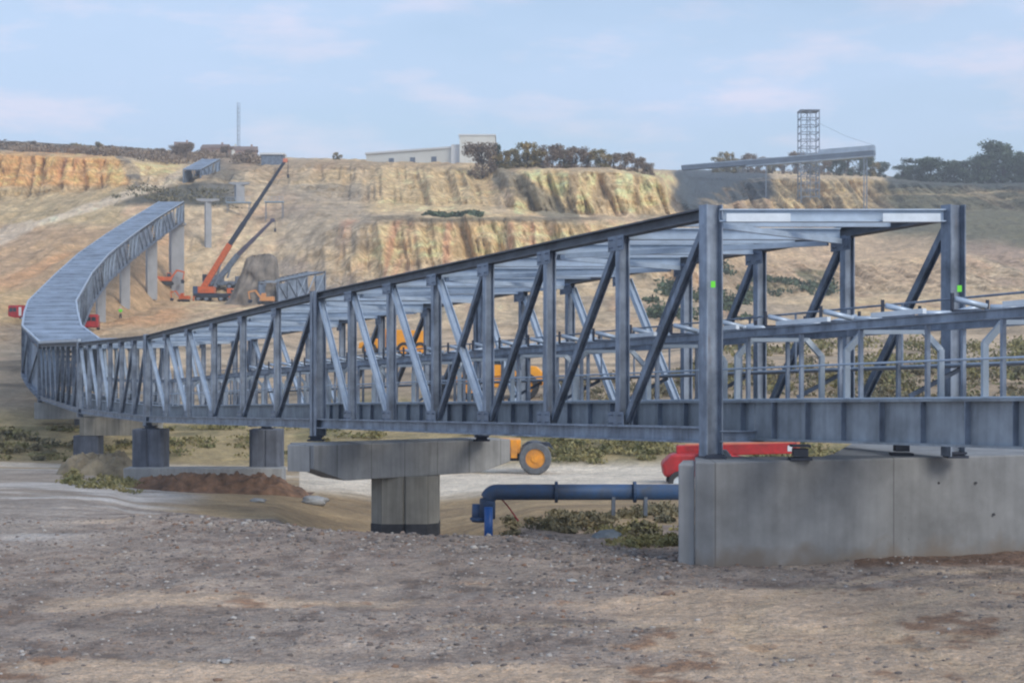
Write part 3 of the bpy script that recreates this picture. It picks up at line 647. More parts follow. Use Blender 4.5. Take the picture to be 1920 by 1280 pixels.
# steep dark earth bank left standing behind the crane
def earth_bank():
    nu, nv = 70, 46; D = 300; x0, x1 = xp(424, D), xp(525, D); g0 = ground(475, D); H = zy(478, D) - g0
    o_ = Vector(((x0 + x1) / 2, D, g0)); mb = MB()
    pr_ = [(0, .0), (.12, .18), (.40, .92), (.50, 1.0), (.86, 1.0), (.94, .9), (.985, .25), (1, 0)]
    for i in range(nu):
        u_ = i / (nu - 1); hh = np.interp(u_, [p[0] for p in pr_], [p[1] for p in pr_]) * H
        for j in range(nv):
            v_ = j / (nv - 1); f_ = float(np.interp(v_, [0, .38, .62, 1], [0, 1, 1, 0]))
            x = x0 + (x1 - x0) * u_ - o_.x; y = (v_ - .5) * 9
            n_ = float(fbm(np.array(x / 1.7), np.array(y / 1.7 + f_ * 3), 77, 5)) ; n3 = float(fbm(np.array(x / .5), np.array(y / .5 + f_ * 4), 78, 3))
            mb.v.append((x + .8 * n_, y + 1.0 * n_, hh * f_ + .8 * n_ * f_ + .25 * n3 - 1.0 * (1 - f_)))
    mb.f = [(i * nv + j, (i + 1) * nv + j, (i + 1) * nv + j + 1, i * nv + j + 1) for i in range(nu - 1) for j in range(nv - 1)]
    o = mb.build('earth_bank', mat('dark_earth', (.19, .165, .14), .95, 0, .35, .5, .6, dirt=(.11, .098, .085)), None, True); o.location = o_
    tag(o, 'steep dark grey-brown earth bank between the orange crane and the stored truss', 'earth bank')
earth_bank()

# ---------------------------------------------------------------- the truss bridge
# near side (left) and width; (px, distance, row of the top chord)
NODES = [(1333, 26.9, 388), (596, 46.8, 548), (277, 73, 628), (150, 90, 642), (75, 115, 645), (42, 122, 614), (46, 135, 588), (53, 150, 567), (107, 205, 513), (147, 235, 477), (200, 265, 440), (247, 290, 410), (299, 325, 379)]
nD = [n[1] for n in NODES]; nX = [xp(n[0], n[1]) for n in NODES]; nZ = [zy(n[2], n[1]) for n in NODES]
wW = [3.82, 4.5, 4.5, 4.4, 4.3, 4.2, 4.2, 4.2, 4.2, 4.2, 4.2, 4.2, 4.6]
HT = 3.72
def nearp(D): return Vector((np.interp(D, nD, nX), D, np.interp(D, nD, nZ)))
def width(D): return float(np.interp(D, nD, wW))
def farp(D): p = nearp(D); p.x += width(D); return p
LAT = Vector((1, 0, 0)); UPV = Vector((0, 0, 1))

CHORD = mat('weathered_steel', (0.085, 0.095, 0.115), 0.6, 0.2, 0.25, 1.7)
def truss_span(D0, D1, bays, label, pier_ends=True, detail=True, roof=False, side_sheet=False, first=False, last=False, P=None):
    """D0 nearer end. P: optional function returning (near, far) top points for a distance"""
    if P is None: P = lambda d: (nearp(d), farp(d))
    a0, b0 = P(D0); org = (a0 + b0) / 2; org.z -= HT
    root = thing('truss_span', org, label, 'truss bridge', 'truss spans of the conveyor bridge')
    g = 0.16
    Ds = [D0 + (D1 - D0) * i / bays for i in range(bays + 1)]
    ax = (P(D1)[0] - P(D0)[0]).normalized()
    # pull the end frames apart a touch so neighbouring spans do not touch
    e = 0.17 / (D1 - D0) * ax.y if not first else 0.0
    Ds[0] = D0 + (0.17 if not first else 0); Ds[-1] = D1 - (0.17 if not last else 0)
    tops = [[p - org for p in P(d)] for d in Ds]
    down = Vector((0, 0, -HT))
    for sidx in (0, 1):
        q = [tp[sidx] for tp in tops]
        MB().ibeam(q[0] + Vector((0, 0, -.10)), q[-1] + Vector((0, 0, -.10)), LAT, .22, .19, .03, .02).build('top_chord', CHORD, root) if len(set(round(float(p.z), 1) for p in q)) and bays <= 8 and straight(q) else \
            poly_chord(q, -.10, .22, .19, 'top_chord', root)
        if bays <= 8 and straight(q): MB().ibeam(q[0] + down + Vector((0, 0, .13)), q[-1] + down + Vector((0, 0, .13)), LAT, .26, .26, .03, .02).build('bottom_chord', STEEL, root)
        else: poly_chord([p + down for p in q], .13, .26, .26, 'bottom_chord', root)
        for i, p in enumerate(q):
            end = i in (0, bays)
            wd, ht = (.25, .29) if end else (.16, .20)
            top = p + Vector((0, 0, .03 if end else -.20)); bot = p + down + Vector((0, 0, -.20 if end else .265))
            MB().ibeam(bot, top, ax, wd, ht, .02, .014).build('portal_post' if end else 'post', STEEL, root)
        for i in range(bays):
            half = bays / 2
            lo, hi = q[i] + down + Vector((0, 0, .30)), q[i] + Vector((0, 0, -.30))
            lo2, hi2 = q[i + 1] + down + Vector((0, 0, .30)), q[i + 1] + Vector((0, 0, -.30))
            d_ = (q[i + 1] - q[i]).normalized() * .16
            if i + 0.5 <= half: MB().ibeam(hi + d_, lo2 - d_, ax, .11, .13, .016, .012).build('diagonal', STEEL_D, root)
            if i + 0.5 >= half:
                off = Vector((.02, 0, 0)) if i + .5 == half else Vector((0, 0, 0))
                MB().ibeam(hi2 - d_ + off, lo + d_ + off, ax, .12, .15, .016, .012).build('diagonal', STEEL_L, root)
    for i, (a, b_) in enumerate(tops):
        i0 = Vector((.13, 0, 0)); end = i in (0, bays)
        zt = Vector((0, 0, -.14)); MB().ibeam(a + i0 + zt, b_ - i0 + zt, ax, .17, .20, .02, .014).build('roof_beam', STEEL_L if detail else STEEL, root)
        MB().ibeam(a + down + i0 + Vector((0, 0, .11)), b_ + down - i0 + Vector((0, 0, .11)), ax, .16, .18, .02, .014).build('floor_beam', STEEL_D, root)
    if detail:
        for i in range(bays):           # roof bracing and purlins
            a, b_ = tops[i]; a2, b2 = tops[i + 1]; zt = Vector((0, 0, -.28))
            s = a if i % 2 == 0 else b_; e_ = b2 if i % 2 == 0 else a2
            MB().bar(s + (e_ - s) * .06 + zt, s + (e_ - s) * .94 + zt, UPV, .09, .09).build('roof_brace', STEEL_L, root)
            m1 = (a + a2) / 2; m2 = (b_ + b2) / 2; zp = Vector((0, 0, -.10))
            MB().bar(m1 + Vector((.13, 0, 0)) + zp, m2 - Vector((.13, 0, 0)) + zp, UPV, .13, .10).build('purlin', STEEL_L, root)
        GUS = mat('gusset_steel', (0.16, 0.195, 0.255), 0.5, 0.3, 0.2, 3.0)
        for sidx in (0, 1):
            for i in range(1, bays):
                for top in (0, 1):
                    p = tops[i][sidx] + (Vector((0, 0, -.30)) if top else down + Vector((0, 0, .36)))
                    gp = MB(); x_ = Vector((-.118, 0, 0)); e1 = ax * .30
                    gp.bar(p - e1 + x_, p + e1 + x_, UPV, .26, .012)
                    for bx in (-.22, -.13, .13, .22):
                        for bz in (-.07, .07): gp.tube([p + ax * bx + x_ + Vector((-.006, 0, bz)), p + ax * bx + x_ + Vector((-.026, 0, bz))], .017, 6)
                    gp.build('gusset_plate', GUS, root)
    if roof:
        mb = MB(); nseg = max(8, int((D1 - D0) / 0.9))
        pts_ = [[p - org for p in P(Ds[0] + (Ds[-1] - Ds[0]) * k / nseg)] for k in range(nseg + 1)]
        for k in range(nseg):
            (a, b_), (a2, b2) = pts_[k], pts_[k + 1]
            z1 = .02; z2 = .06
            lift = (.10, .02, .20, .05, .13, .0, .16)[k % 7]
            p = [a + Vector((.1, 0, z1)), b_ + Vector((-.1, 0, z1)), b2 + Vector((-.1, 0, z1)), a2 + Vector((.1, 0, z1))]
            p2 = [v + Vector((0, 0, .03 + lift)) for v in p]; mb.hexa(p + p2)
        mb.build('roof_sheet', ROOFM, root)
        for sidx in (0, 1):
            mb = MB(); col = [p[sidx] for p in pts_]
            for k in range(nseg): mb.bar(col[k] + Vector((0, 0, .12)), col[k + 1] + Vector((0, 0, .12)), LAT, .14, .14)
            mb.build('roof_edge', STEEL_L, root)
    if side_sheet:
        for sidx in (0, 1):
            k0 = -1 if sidx == 0 else 1
            for i in range(bays):
                if (i * 7 + sidx * 3) % 5 == 4: continue
                p, p2 = tops[i][sidx], tops[i + 1][sidx]; x_ = Vector((-k0 * .16, 0, 0))
                MB().bar(p + down * .55 + x_, p2 + down * .55 + x_, UPV, HT * .80, .03).build('side_panel', ROOFM, root)
    return root
def straight(q):
    a, b_ = q[0], q[-1]; return all((p - a).cross((b_ - a).normalized()).length < .12 for p in q)
def poly_chord(q, dz, wd, ht, nm, root):
    mb = MB()
    for i in range(len(q) - 1): mb.ibeam(q[i] + Vector((0, 0, dz)), q[i + 1] + Vector((0, 0, dz)), LAT, wd, ht, .03, .02)
    return mb.build(nm, STEEL, root)

S1 = truss_span(26.9, 46.8, 7, 'nearest open steel truss span resting on the big grey abutment', first=True)
S2 = truss_span(46.8, 73, 6, 'second open truss span, left of the concrete hammerhead pier')
S3 = truss_span(73, 90, 6, 'third truss span, closely seen posts left of the twin dark pillars')
S4 = truss_span(90, 115, 8, 'fourth truss span at the bottom of the climb, at the far left', roof=True)
PIER_D = [115, 160, 205, 243, 270, 298, 325]
nm = ['where the bridge starts to climb', 'on the lower part of the climb', 'beside the small red van, roofed and ribbed', 'above the leftmost tall concrete column', 'above the second tall concrete column', 'topmost, ending near the haul road']
for i in range(6):
    truss_span(PIER_D[i], PIER_D[i + 1], max(5, round((PIER_D[i + 1] - PIER_D[i]) / 4.6)), 'roofed climbing truss span ' + nm[i], detail=False, roof=True, side_sheet=True, last=(i == 5))
# green marks and bright plates on the near portal
for k, (px, py) in enumerate(((1337, 533), (1799, 541))):
    base = S1.location; D = 26.9 - .20; p = at(px, py, D) - Vector(base)
    MB().box(p, (.07, .012, .10)).build('green_marker', GREEN, S1)
for (x0, x1) in ((1362, 1482), (1655, 1763)):
    p0 = at(x0, 408, 26.75) - S1.location; p1 = at(x1, 408, 26.75) - S1.location
    MB().bar(p0, p1, UPV, .13, .04).build('bright_plate', WHITEM, S1)
# segment of truss set down on the slope above, and one lying by the bush
def Pup(d):
    t_ = (d - 425) / 18.0; a = at(344, 318, 425) + Vector((1.6, 18, 4.6)) * t_; return a, a + Vector((4.3, 0, 0))
truss_span(425, 443, 5, 'separate truss segment set on the slope above the unfinished bridge end', detail=False, roof=True, side_sheet=True, first=True, last=True, P=Pup)
def Pst(d):
    t_ = (d - 296) / 12.0; a = at(503, 528, 296) + Vector((6.8, 12, 2.3)) * t_; return a + Vector((-1.5, -0.5, 0)), a + Vector((1.8, -1.0, 0))
st = truss_span(296, 308, 5, 'stored lilac-grey truss segment lying right of the leafless bush', detail=True, roof=False, side_sheet=True, first=True, last=True, P=Pst)

# ---------------------------------------------------------------- the conveyor running through the truss
def conv_near(D):
    """top of the lower girder, near side"""
    if D >= 26.9:
        p = nearp(D); t_ = min(1, (D - 26.9) / 20); return Vector((p.x + .70, D, p.z - 3.04))
    a = nearp(26.9); b_ = nearp(46.8); d_ = (b_ - a) / 19.9
    return a + Vector((.70, 0, -3.04)) + d_ * (D - 26.9)
CW = 1.46
FRM = mat('grey_white_steel', (0.30, 0.36, 0.43), .5, .2, .1, 2)
GIRD = mat('girder_steel', (0.25, 0.285, 0.325), 0.6, 0.2, 0.2, 1.5, streak=0.2)
dir1 = (nearp(46.8) - nearp(26.9)).normalized()
cv = thing('belt_conveyor', conv_near(26.9), 'galvanised belt conveyor running through the truss and out over the abutment to the right', 'conveyor')
org = Vector(cv.location)
def cpt(D, off=0.0, dz=0.0): p = conv_near(D); return p + Vector((off, 0, dz)) - org
Dseg = [12.5, 26.9, 46.8, 73, 90, 114]
for off in (0, CW):
    g = MB(); t2 = MB(); hr = MB()
    for i in range(5):
        a, b_ = cpt(Dseg[i] + .01, off), cpt(Dseg[i + 1] - .01, off)
        g.ibeam(a + Vector((0, 0, -.32)), b_ + Vector((0, 0, -.32)), LAT, .20, .62, .03, .016)
        t2.ibeam(a + Vector((0, 0, 1.06)), b_ + Vector((0, 0, 1.06)), LAT, .10, .13, .015, .012)
        hr.tube([a + Vector((-.05 if off == 0 else .05, 0, .50)), b_ + Vector((-.05 if off == 0 else .05, 0, .50))], .018, 6)
    fl_ = MB()
    for i in range(5): fl_.bar(cpt(Dseg[i] + .01, off, .012), cpt(Dseg[i + 1] - .01, off, .012), LAT, .21, .018)
    fl_.build('flange_plate', STEEL_L, cv)
    g.build('girder', GIRD, cv); t2.build('stringer', STEEL, cv); hr.build('rail', STEEL_L, cv)
def stations(a, b_, st_):
    n_ = int((b_ - a) / st_); return [a + st_ * k for k in range(n_ + 1)]
BAYD = 2.84
k = 0
for D in stations(26.9 - 4 * BAYD + .6, 72, BAYD):
    legs = MB(); n0 = cpt(D, .0); f0_ = cpt(D, CW)
    n0 = n0 + Vector((.05, 0, 0)); f0_ = f0_ - Vector((.05, 0, 0))
    for (p, s_) in ((n0, 1), (f0_, -1)):
        legs.bar(p, p + Vector((0, 0, .72)), dir1, .05, .09)
        legs.bar(p + Vector((0, 0, .70)), p + Vector((s_ * .24, 0, .97)), dir1, .05, .09)
    legs.bar(n0 + Vector((.22, 0, .97)), f0_ + Vector((-.22, 0, .97)), dir1, .05, .06)
    legs.build('cross_frame', FRM, cv)
for D in stations(26.9 - 4 * BAYD - 3, 50, BAYD / 3.3):
    for off in (0, CW):
        MB().bar(cpt(D, off, -.59), cpt(D, off, -.035), dir1, .014, .188).build('stiffener', STEEL_D, cv)
for D in stations(26.9 - 4 * BAYD + .2, 84, BAYD / 2):
    for off in (0, CW): MB().bar(cpt(D, off, .002), cpt(D, off, .99), dir1, .05, .06).build('upright', STEEL, cv)
# idlers: white rollers on V brackets, above the stringers
for j, D in enumerate(stations(26.9 - 3.6 * BAYD, 58, BAYD / 2)):
    r_ = MB(); br_ = MB()
    p = cpt(D, 0, 1.14); q = cpt(D, CW, 1.14)
    a = p.lerp(q, .33); b_ = p.lerp(q, .67)
    r_.tube([a + Vector((.02, 0, .05)), b_ + Vector((-.02, 0, .05))], .04, 8)
    r_.tube([a + Vector((-.03, 0, .06)), p + Vector((.04, 0, .16))], .04, 8); r_.tube([b_ + Vector((.03, 0, .06)), q + Vector((-.04, 0, .16))], .04, 8)
    ro = r_.build('idler', STEEL_L, cv, True)
    br_.bar(p, q, UPV, .05, .06); br_.bar(p, p + Vector((0, 0, .24)), dir1, .03, .04); br_.bar(q, q + Vector((0, 0, .24)), dir1, .03, .04)
    br_.build('bracket', DARK, ro)
# white side plates on the stringer
for (d0, d1) in ((25.0, 26.3), (22.9, 24.0), (27.4, 28.4), (19.9, 21.4), (30.0, 31.2)):
    MB().bar(cpt(d0, .0, 1.175), cpt(d1, .0, 1.175), UPV, .07, .06).build('side_plate', WHITEM, cv)
# walkway and handrail on the far side
wk = MB(); hrl = MB()
for i in range(3):
    a, b_ = cpt(Dseg[i] + .01, CW + .55), cpt(Dseg[i + 1] - .01, CW + .55)
    wk.bar(a + Vector((0, 0, .5)), b_ + Vector((0, 0, .5)), LAT, .7, .04)
    for z_ in (1.14, 1.52): hrl.tube([a + Vector((.33, 0, z_)), b_ + Vector((.33, 0, z_))], .02, 6)
for D in stations(17, 46, 1.42): hrl.tube([cpt(D, CW + .88, .5), cpt(D, CW + .88, 1.52)], .02, 6)
for D in stations(17, 46, 2.84): hrl.bar(cpt(D, CW + .06, .05), cpt(D, CW + .85, .47), dir1, .05, .06)
wk.build('walkway', STEEL_D, cv); hrl.build('handrail', STEEL, cv)

# ---------------------------------------------------------------- abutment and piers
ztop = 1.575
def P2(px, D): return (xp(px, D), D)
ab = thing('concrete_abutment', (xp(1340, 25.8), 26.3, 0), 'massive grey concrete abutment under the nearest truss portal', 'abutment')
ao = Vector(ab.location)
poly = [P2(1303, 25.92), P2(1340, 25.8), P2(2300, 29.2), P2(2300, 34), P2(1600, 31.6), P2(1560, 28.0), P2(1540, 27.3), P2(1303, 27.25)]
MB().prism([(x - ao.x, y - ao.y) for x, y in poly], -1.2, ztop).build('block', CONC, ab, bevel=.025)
poly = [P2(1272, 26.15), P2(1302.6, 26.02), P2(1302.6, 27.20), P2(1280, 27.15)]
MB().prism([(x - ao.x, y - ao.y) for x, y in poly], -1.2, ztop - .05).build('end_pilaster', CONC2, ab, bevel=.02)
for (px, py) in ((1399, 994), (1581, 982), (1864, 964), (1695, 970), (1702, 1010), (1830, 905), (1450, 900), (1500, 1040), (1760, 905)):   # form tie holes
    t_ = (xp(px, 26.5) - xp(1340, 25.8)) / (xp(2300, 28.2) - xp(1340, 25.8)); D = 25.8 + 3.4 * t_
    p = at(px, py, D - .004) - ao
    MB().tube([p + Vector((0, -.004, 0)), p + Vector((0, .03, 0))], .022, 8).build('tie_hole', BITUMEN, ab)
def bearing(parent, p, s=.28, h=.2):
    b_ = MB(); b_.box((p.x, p.y, p.z + h / 2), (s, s, h * .5)); b_.box((p.x, p.y, p.z + .02), (s * 1.5, s * 1.5, .04)); b_.box((p.x, p.y, p.z + h - .02), (s * 1.3, s * 1.3, .035))
    return b_.build('bearing', DARK, parent)
for (px, D, h) in ((1500, 26.4, .24), (1690, 27.6, .26), (1340, 26.75, .06), (1792, 26.95, .1)):
    bearing(ab, Vector((xp(px, D), D, ztop)) - ao, .22, h)
o = MB()
# hammerhead pier under the second portal
zc = 0.83
pr = thing('hammerhead_pier', (xp(760, 46), 46, -3.2), 'concrete hammerhead pier with bitumen-coated foot under the truss joint', 'pier')
po = Vector(pr.location)
A_ = Vector((xp(588, 44.2), 44.2, 0)); B_ = Vector((xp(957, 47.3), 47.3, 0)); dd = (B_ - A_).normalized(); nn = Vector((-dd.y, dd.x, 0))
Lc = (B_ - A_).length
prof = [(0, zc), (Lc, zc), (Lc, zc - .62), (Lc - .95, zc - .88), (.9, zc - .95), (0, zc - .62)]
mb = MB(); n_ = len(prof); vs = [A_ + dd * x + Vector((0, 0, z)) - po for x, z in prof]; vs2 = [v + nn * 1.5 for v in vs]
vs[0] = vs[0]; mb.add(vs + vs2, [tuple(range(n_ - 1, -1, -1)), tuple(range(n_, 2 * n_))] + [(i, (i + 1) % n_, n_ + (i + 1) % n_, n_ + i) for i in range(n_)])
capo = mb.build('cap', mat('cap_concrete', (0.31, 0.315, 0.32), 0.85, 0, 0.14, 1.2, 0.3, streak=0.2, seams=0.85), pr, bevel=.02)
_q = [A_ + nn * .2 - dd * .02, A_ - dd * .40 + nn * .75, A_ - dd * .02 + nn * 1.45, A_ - dd * .01 + nn * 1.0]
MB().hexa([v + Vector((0, 0, zc - .7)) - po for v in _q] + [v + Vector((0, 0, zc - .03)) - po for v in _q]).build('cap_end', CONC2, pr)
def octo(cx, cy, rx, ry, ch=.3):
    return [(cx - rx + ch, cy - ry), (cx - .05, cy - ry), (cx, cy - ry + .06), (cx + .05, cy - ry), (cx + rx - ch, cy - ry), (cx + rx, cy - ry + ch), (cx + rx, cy + ry), (cx - rx, cy + ry), (cx - rx, cy - ry + ch)]
MB().prism(octo(xp(760, 46) - po.x, 0.1, .90, .6), -2.5, 3.12).build('stem', CONC3, pr)
MB().prism(octo(xp(760, 46) - po.x, 0.1, .915, .615), -2.5, 1.86 + .12 * 0).build('foot_coating', BITUMEN, pr)
for (D, p) in ((46.8, nearp(46.8)), (46.8, farp(46.8))):
    q = Vector((p.x, 46.4, zc)) - po; q.x = max(min(q.x, Lc / 2 - .6), -Lc / 2 + .35); bearing(pr, q, .3, .14)

def portal_pier(D, base_dz, label, mcap, mcol, cols, capw=1.2, capext=0.5, caph=.55, colw=(.9, .9), group=None):
    a = nearp(D); b_ = farp(D); zb = a.z - HT - .20
    root = thing('concrete_pier', ((a.x + b_.x) / 2, D, zb - caph), label, 'pier', group); ro = Vector(root.location)
    MB().box((0, 0, caph / 2), (b_.x - a.x + 2 * capext, capw, caph)).build('cap', mcap, root, bevel=.02)
    for cx in cols:
        px = 960 + (cx + ro.x) / D * F; g = ground(px, D) - 1.2
        MB().box((cx, 0, (g - ro.z) / 2 - .001), (colw[0], colw[1], ro.z - g)).build('column', mcol, root, bevel=.03)
    return root
# twin pillars under the third portal
zb = nearp(73).z - HT - .12
for (x0, x1, y1, lb) in ((253, 312, 878, 'left dark twin pillar under the truss behind the reddish soil heap'), (471, 529, 862, 'right dark twin pillar under the truss, shorter in view')):
    D = 72.4; x_ = xp((x0 + x1) / 2, D); wd = (x1 - x0) * D / F
    r_ = thing('concrete_pillar', (x_, D, zb - 4), lb, 'pillar')
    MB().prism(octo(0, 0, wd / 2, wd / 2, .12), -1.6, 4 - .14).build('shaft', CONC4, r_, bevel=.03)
    bearing(r_, Vector((0, 0, 4 - .14)), .4, .14)
tp = nearp(73); 
r_ = thing('concrete_footing', (xp(385, 71.5), 71.5, zy(878, 71.5)), 'long low grey concrete footing between the twin dark pillars', 'footing')
MB().box((0, 0, -.6), (6.6, 1.2, 1.3)).build('slab', CONC2, r_, bevel=.02)
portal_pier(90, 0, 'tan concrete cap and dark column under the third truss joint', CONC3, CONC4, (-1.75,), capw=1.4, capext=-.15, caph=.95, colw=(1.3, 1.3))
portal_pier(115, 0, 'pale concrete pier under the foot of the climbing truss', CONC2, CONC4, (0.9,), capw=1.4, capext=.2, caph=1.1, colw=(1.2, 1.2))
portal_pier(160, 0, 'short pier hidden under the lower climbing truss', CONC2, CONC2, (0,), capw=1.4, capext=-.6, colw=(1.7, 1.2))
g5 = 'tall concrete piers under the climbing truss'
def tall_pier(D, px, wpx, label, capd=True, Pz=None, t_shape=False):
    zt = (nearp(D).z - HT - .2) if Pz is None else Pz
    x_ = xp(px, D); wd = wpx * D / F; g = ground(px, D) - .8
    root = thing('tall_pier', (x_, D, ground(px, D)), label, 'pier', g5); h0 = g - root.location.z; h1 = zt - root.location.z
    M_ = Matrix.Rotation(R(28), 3, 'Z')
    sh = MB(); sh.box((0, 0, (h0 + h1 - .6) / 2), (wd * .82, wd * .55, h1 - .6 - h0), M_); sh.build('shaft', PIERM, root, bevel=.05)
    cw = 4.6 if t_shape else 3.4
    MB().side_prism([(-cw / 2, h1), (-cw / 2, h1 - .35), (-wd * .5, h1 - .6), (wd * .5, h1 - .6), (cw / 2, h1 - .35), (cw / 2, h1)][::-1], -.7, .7).build('cap', PIERM, root)
    return root
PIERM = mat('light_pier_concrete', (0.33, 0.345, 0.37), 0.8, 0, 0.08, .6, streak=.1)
tall_pier(243, 189, 20, 'tall pier right behind the small red van, leftmost of the row')
tall_pier(270, 234, 21, 'tall pier with a person in green at its foot')
tall_pier(298, 284, 23, 'tall pier left of the small orange excavators')
tall_pier(325, 331, 30, 'thickest tall pier under the unfinished bridge end')
tall_pier(355, 390, 14, 'free-standing T-shaped pier without a truss, above the orange crane', Pz=zy(373, 355), t_shape=True)
r_ = tall_pier(392, 449, 20, 'squat T-shaped pier high on the slope right of the T-shaped pier', Pz=zy(342, 392), t_shape=True)
# blue formwork platforms at the squat pier and beyond
for (x0, x1, y, D, lb) in ((425, 470, 380, 378, 'blue formwork platform at the foot of the squat pier'), (497, 532, 379, 378, 'short blue formwork platform right of the orange crane boom')):
    q = thing('formwork_platform', at((x0 + x1) / 2, y, D), lb, 'platform'); ww = (x1 - x0) * D / F
    MB().box((0, 0, 0), (ww, 2.2, .25)).build('deck', mat('faded_blue_steel', (0.24, 0.33, 0.42), .6, .1, .1, 1), q)
    lg = MB()
    for sx in (-1, 1):
        for sy in (-1, 1): lg.bar((sx * ww * .45, sy * .9, -.12), (sx * ww * .45, sy * .9, -5), (1, 0, 0), .12, .12)
    lg.build('legs', STEEL_D, q)
    rl = MB()
    for z_ in (.6, 1.1): rl.tube([(-ww / 2, -1, z_), (ww / 2, -1, z_)], .03, 5)
    for k in range(6): rl.tube([(-ww / 2 + ww * k / 5, -1, .1), (-ww / 2 + ww * k / 5, -1, 1.1)], .03, 5)
    rl.build('railing', STEEL_L, q)
q = thing('site_shed', gpt(512, 470), 'flat-roofed pale shed on the rim behind the crane boom tip', 'shed')
MB().box((0, 0, 1.0), (6, 4, 2.6)).build('wall', STEEL_D, q); MB().box((0, 0, 2.7), (6.8, 4.8, .5)).build('roof', CLAD2, q)

# ---------------------------------------------------------------- buildings, mast, tower and gallery
D = 480; bx = xp(690, D)
bl = thing('industrial_building', (xp(845, D), D, ground(845, D)), 'long pale industrial building with a taller block on the rim', 'building')
bo = Vector(bl.location); zb0 = -2.0
zl = zy(278, D) - bo.z; zt_ = zy(257, D) - bo.z
mb = MB(); x0 = xp(682, D) - bo.x; x1 = xp(846, D) - bo.x
mb.hexa([Vector(v) for v in ((x0, 8, zb0), (x1, 0, zb0), (x1, 24, zb0), (x0, 32, zb0), (x0, 8, zl - .8), (x1, 0, zl), (x1, 24, zl), (x0, 32, zl - .8))]); mb.build('wing', CLAD, bl)
mb = MB(); mb.hexa([Vector(v) for v in ((x0 - .3, 7.6, zl - .8), (x1, -.4, zl + .003), (x1, 24.4, zl + .003), (x0 - .3, 32.4, zl - .8), (x0 - .3, 7.6, zl - .3), (x1, -.4, zl + .5), (x1, 24.4, zl + .5), (x0 - .3, 32.4, zl - .3))]); mb.build('roof', CLAD2, bl)
x2 = xp(862, D) - bo.x; x3 = xp(928, D) - bo.x
MB().box(((x1 + x2) / 2 + .02, 10, (zb0 + zt_ - 2.2) / 2), (x2 - x1, 22, zt_ - 2.2 - zb0)).build('stair_block', CLAD2, bl)
MB().box(((x3 + x2) / 2 + .04, 10, (zb0 + zt_) / 2), (x3 - x2, 26, zt_ - zb0)).build('tall_block', CLAD, bl)
MB().box(((x3 + x2) / 2 + .04, 10, zt_ + .2), (x3 - x2 + .5, 26.5, .4)).build('parapet', CLAD2, bl)
for k in range(3):
    x_ = x0 + (x1 - x0) * (.3 + .25 * k); y_ = 8 * (1 - (.3 + .25 * k)) - .08
    MB().box((x_, y_, 1.0), (1.5, .1, 2.4), Matrix.Rotation(math.atan2(-8, x1 - x0), 3, 'Z')).build('door', STEEL_D, bl)

def house(px, D, wd, h, rh, label, mw=BRICK, mr=ROOFT, rz=0.2):
    q = thing('brick_house', gpt(px, D, -.3), label, 'house', 'distant houses beyond the left rim', rz)
    MB().box((0, 0, h / 2), (wd, wd * .7, h)).build('wall', mw, q)
    mb = MB(); a = wd / 2 + .3; b_ = wd * .35 + .3
    mb.add([(-a, -b_, h), (a, -b_, h), (a, b_, h), (-a, b_, h), (-a, 0, h + rh), (a, 0, h + rh)], [(0, 1, 2, 3)[::-1], (0, 1, 5, 4), (2, 3, 4, 5), (1, 2, 5), (3, 0, 4)])
    rf = mb.build('roof', mr, q); MB().box((wd * .25, 0, h + rh), (.7, .7, 1.4)).build('chimney', mw, rf)
    for k in (-.3, 0, .3): MB().box((wd * k, -wd * .35 - .02, h * .55), (wd * .1, .06, h * .3)).build('window', GLASS, q)
house(343, 640, 6, 2.6, 2.4, 'reddish house with dark steep roof, biggest on the left rim')
house(405, 660, 10, 2.4, 1.8, 'low reddish house left of the thin mast', rz=-.1)
house(432, 670, 8, 2.4, 1.6, 'pale walled house directly left of the thin mast', CLAD)
house(462, 650, 8, 2.6, 1.8, 'reddish house directly right of the thin mast', rz=.05)

mr_ = thing('lattice_mast', gpt(447, 760), 'thin lattice mast rising behind the left rim', 'mast'); hm = zy(192, 760) - mr_.location.z
mb = MB(); s_ = .62
cs = [(s_, s_ * .6), (-s_, s_ * .6), (0, -s_)]
for c_ in cs: mb.bar((*c_, -1), (*c_, hm), (1, 0, 0), .16, .16)
z_ = 0; k = 0
while z_ < hm - 2:
    for i in range(3):
        a = cs[i]; b_ = cs[(i + 1) % 3]; mb.bar((*a, z_), (*b_, z_ + 2), (0, 0, 1), .08, .08)
    z_ += 2
mb.build('lattice', mat('mast_grey', (0.22, 0.26, 0.33), .6, .1, .1, 1), mr_)

Dt = 610
tw = thing('lattice_tower', gpt(1516, Dt), 'square open lattice tower standing right of the dark slope', 'tower'); ht_ = zy(209, Dt) - tw.location.z
TWM = mat('tower_steel', (0.17, 0.21, 0.28), .6, .1, .1, 1)
hw = 3.25
for sx in (-1, 0, 1):
    for sy in (-1, 1):
        MB().bar((sx * hw, sy * hw, -2), (sx * hw, sy * hw, ht_), (1, 0, 0), .32 if sx else .22, .32).build('leg', TWM, tw)
mb = MB(); mds = {-1: MB(), 1: MB()}; nl = int(ht_ / 2.55)
for k in range(nl + 1):
    z_ = ht_ - k * 2.55 - .15
    for sy in (-1, 1): mb.bar((-hw, sy * hw, z_), (hw, sy * hw, z_), (0, 0, 1), .28, .2)
    for sx in (-1, 1): mb.bar((sx * hw, -hw, z_), (sx * hw, hw, z_), (0, 0, 1), .28, .2)
    if k < nl:
        for sy in (-1, 1):
            s_ = 1 if k % 2 else -1; md = mds[sy]; md.bar((0, sy * hw, z_), (s_ * hw, sy * hw, z_ - 2.55), (0, 1, 0), .12, .12); md.bar((0, sy * hw, z_), (-s_ * hw * .3, sy * hw, z_ - 2.55), (0, 1, 0), .1, .1)
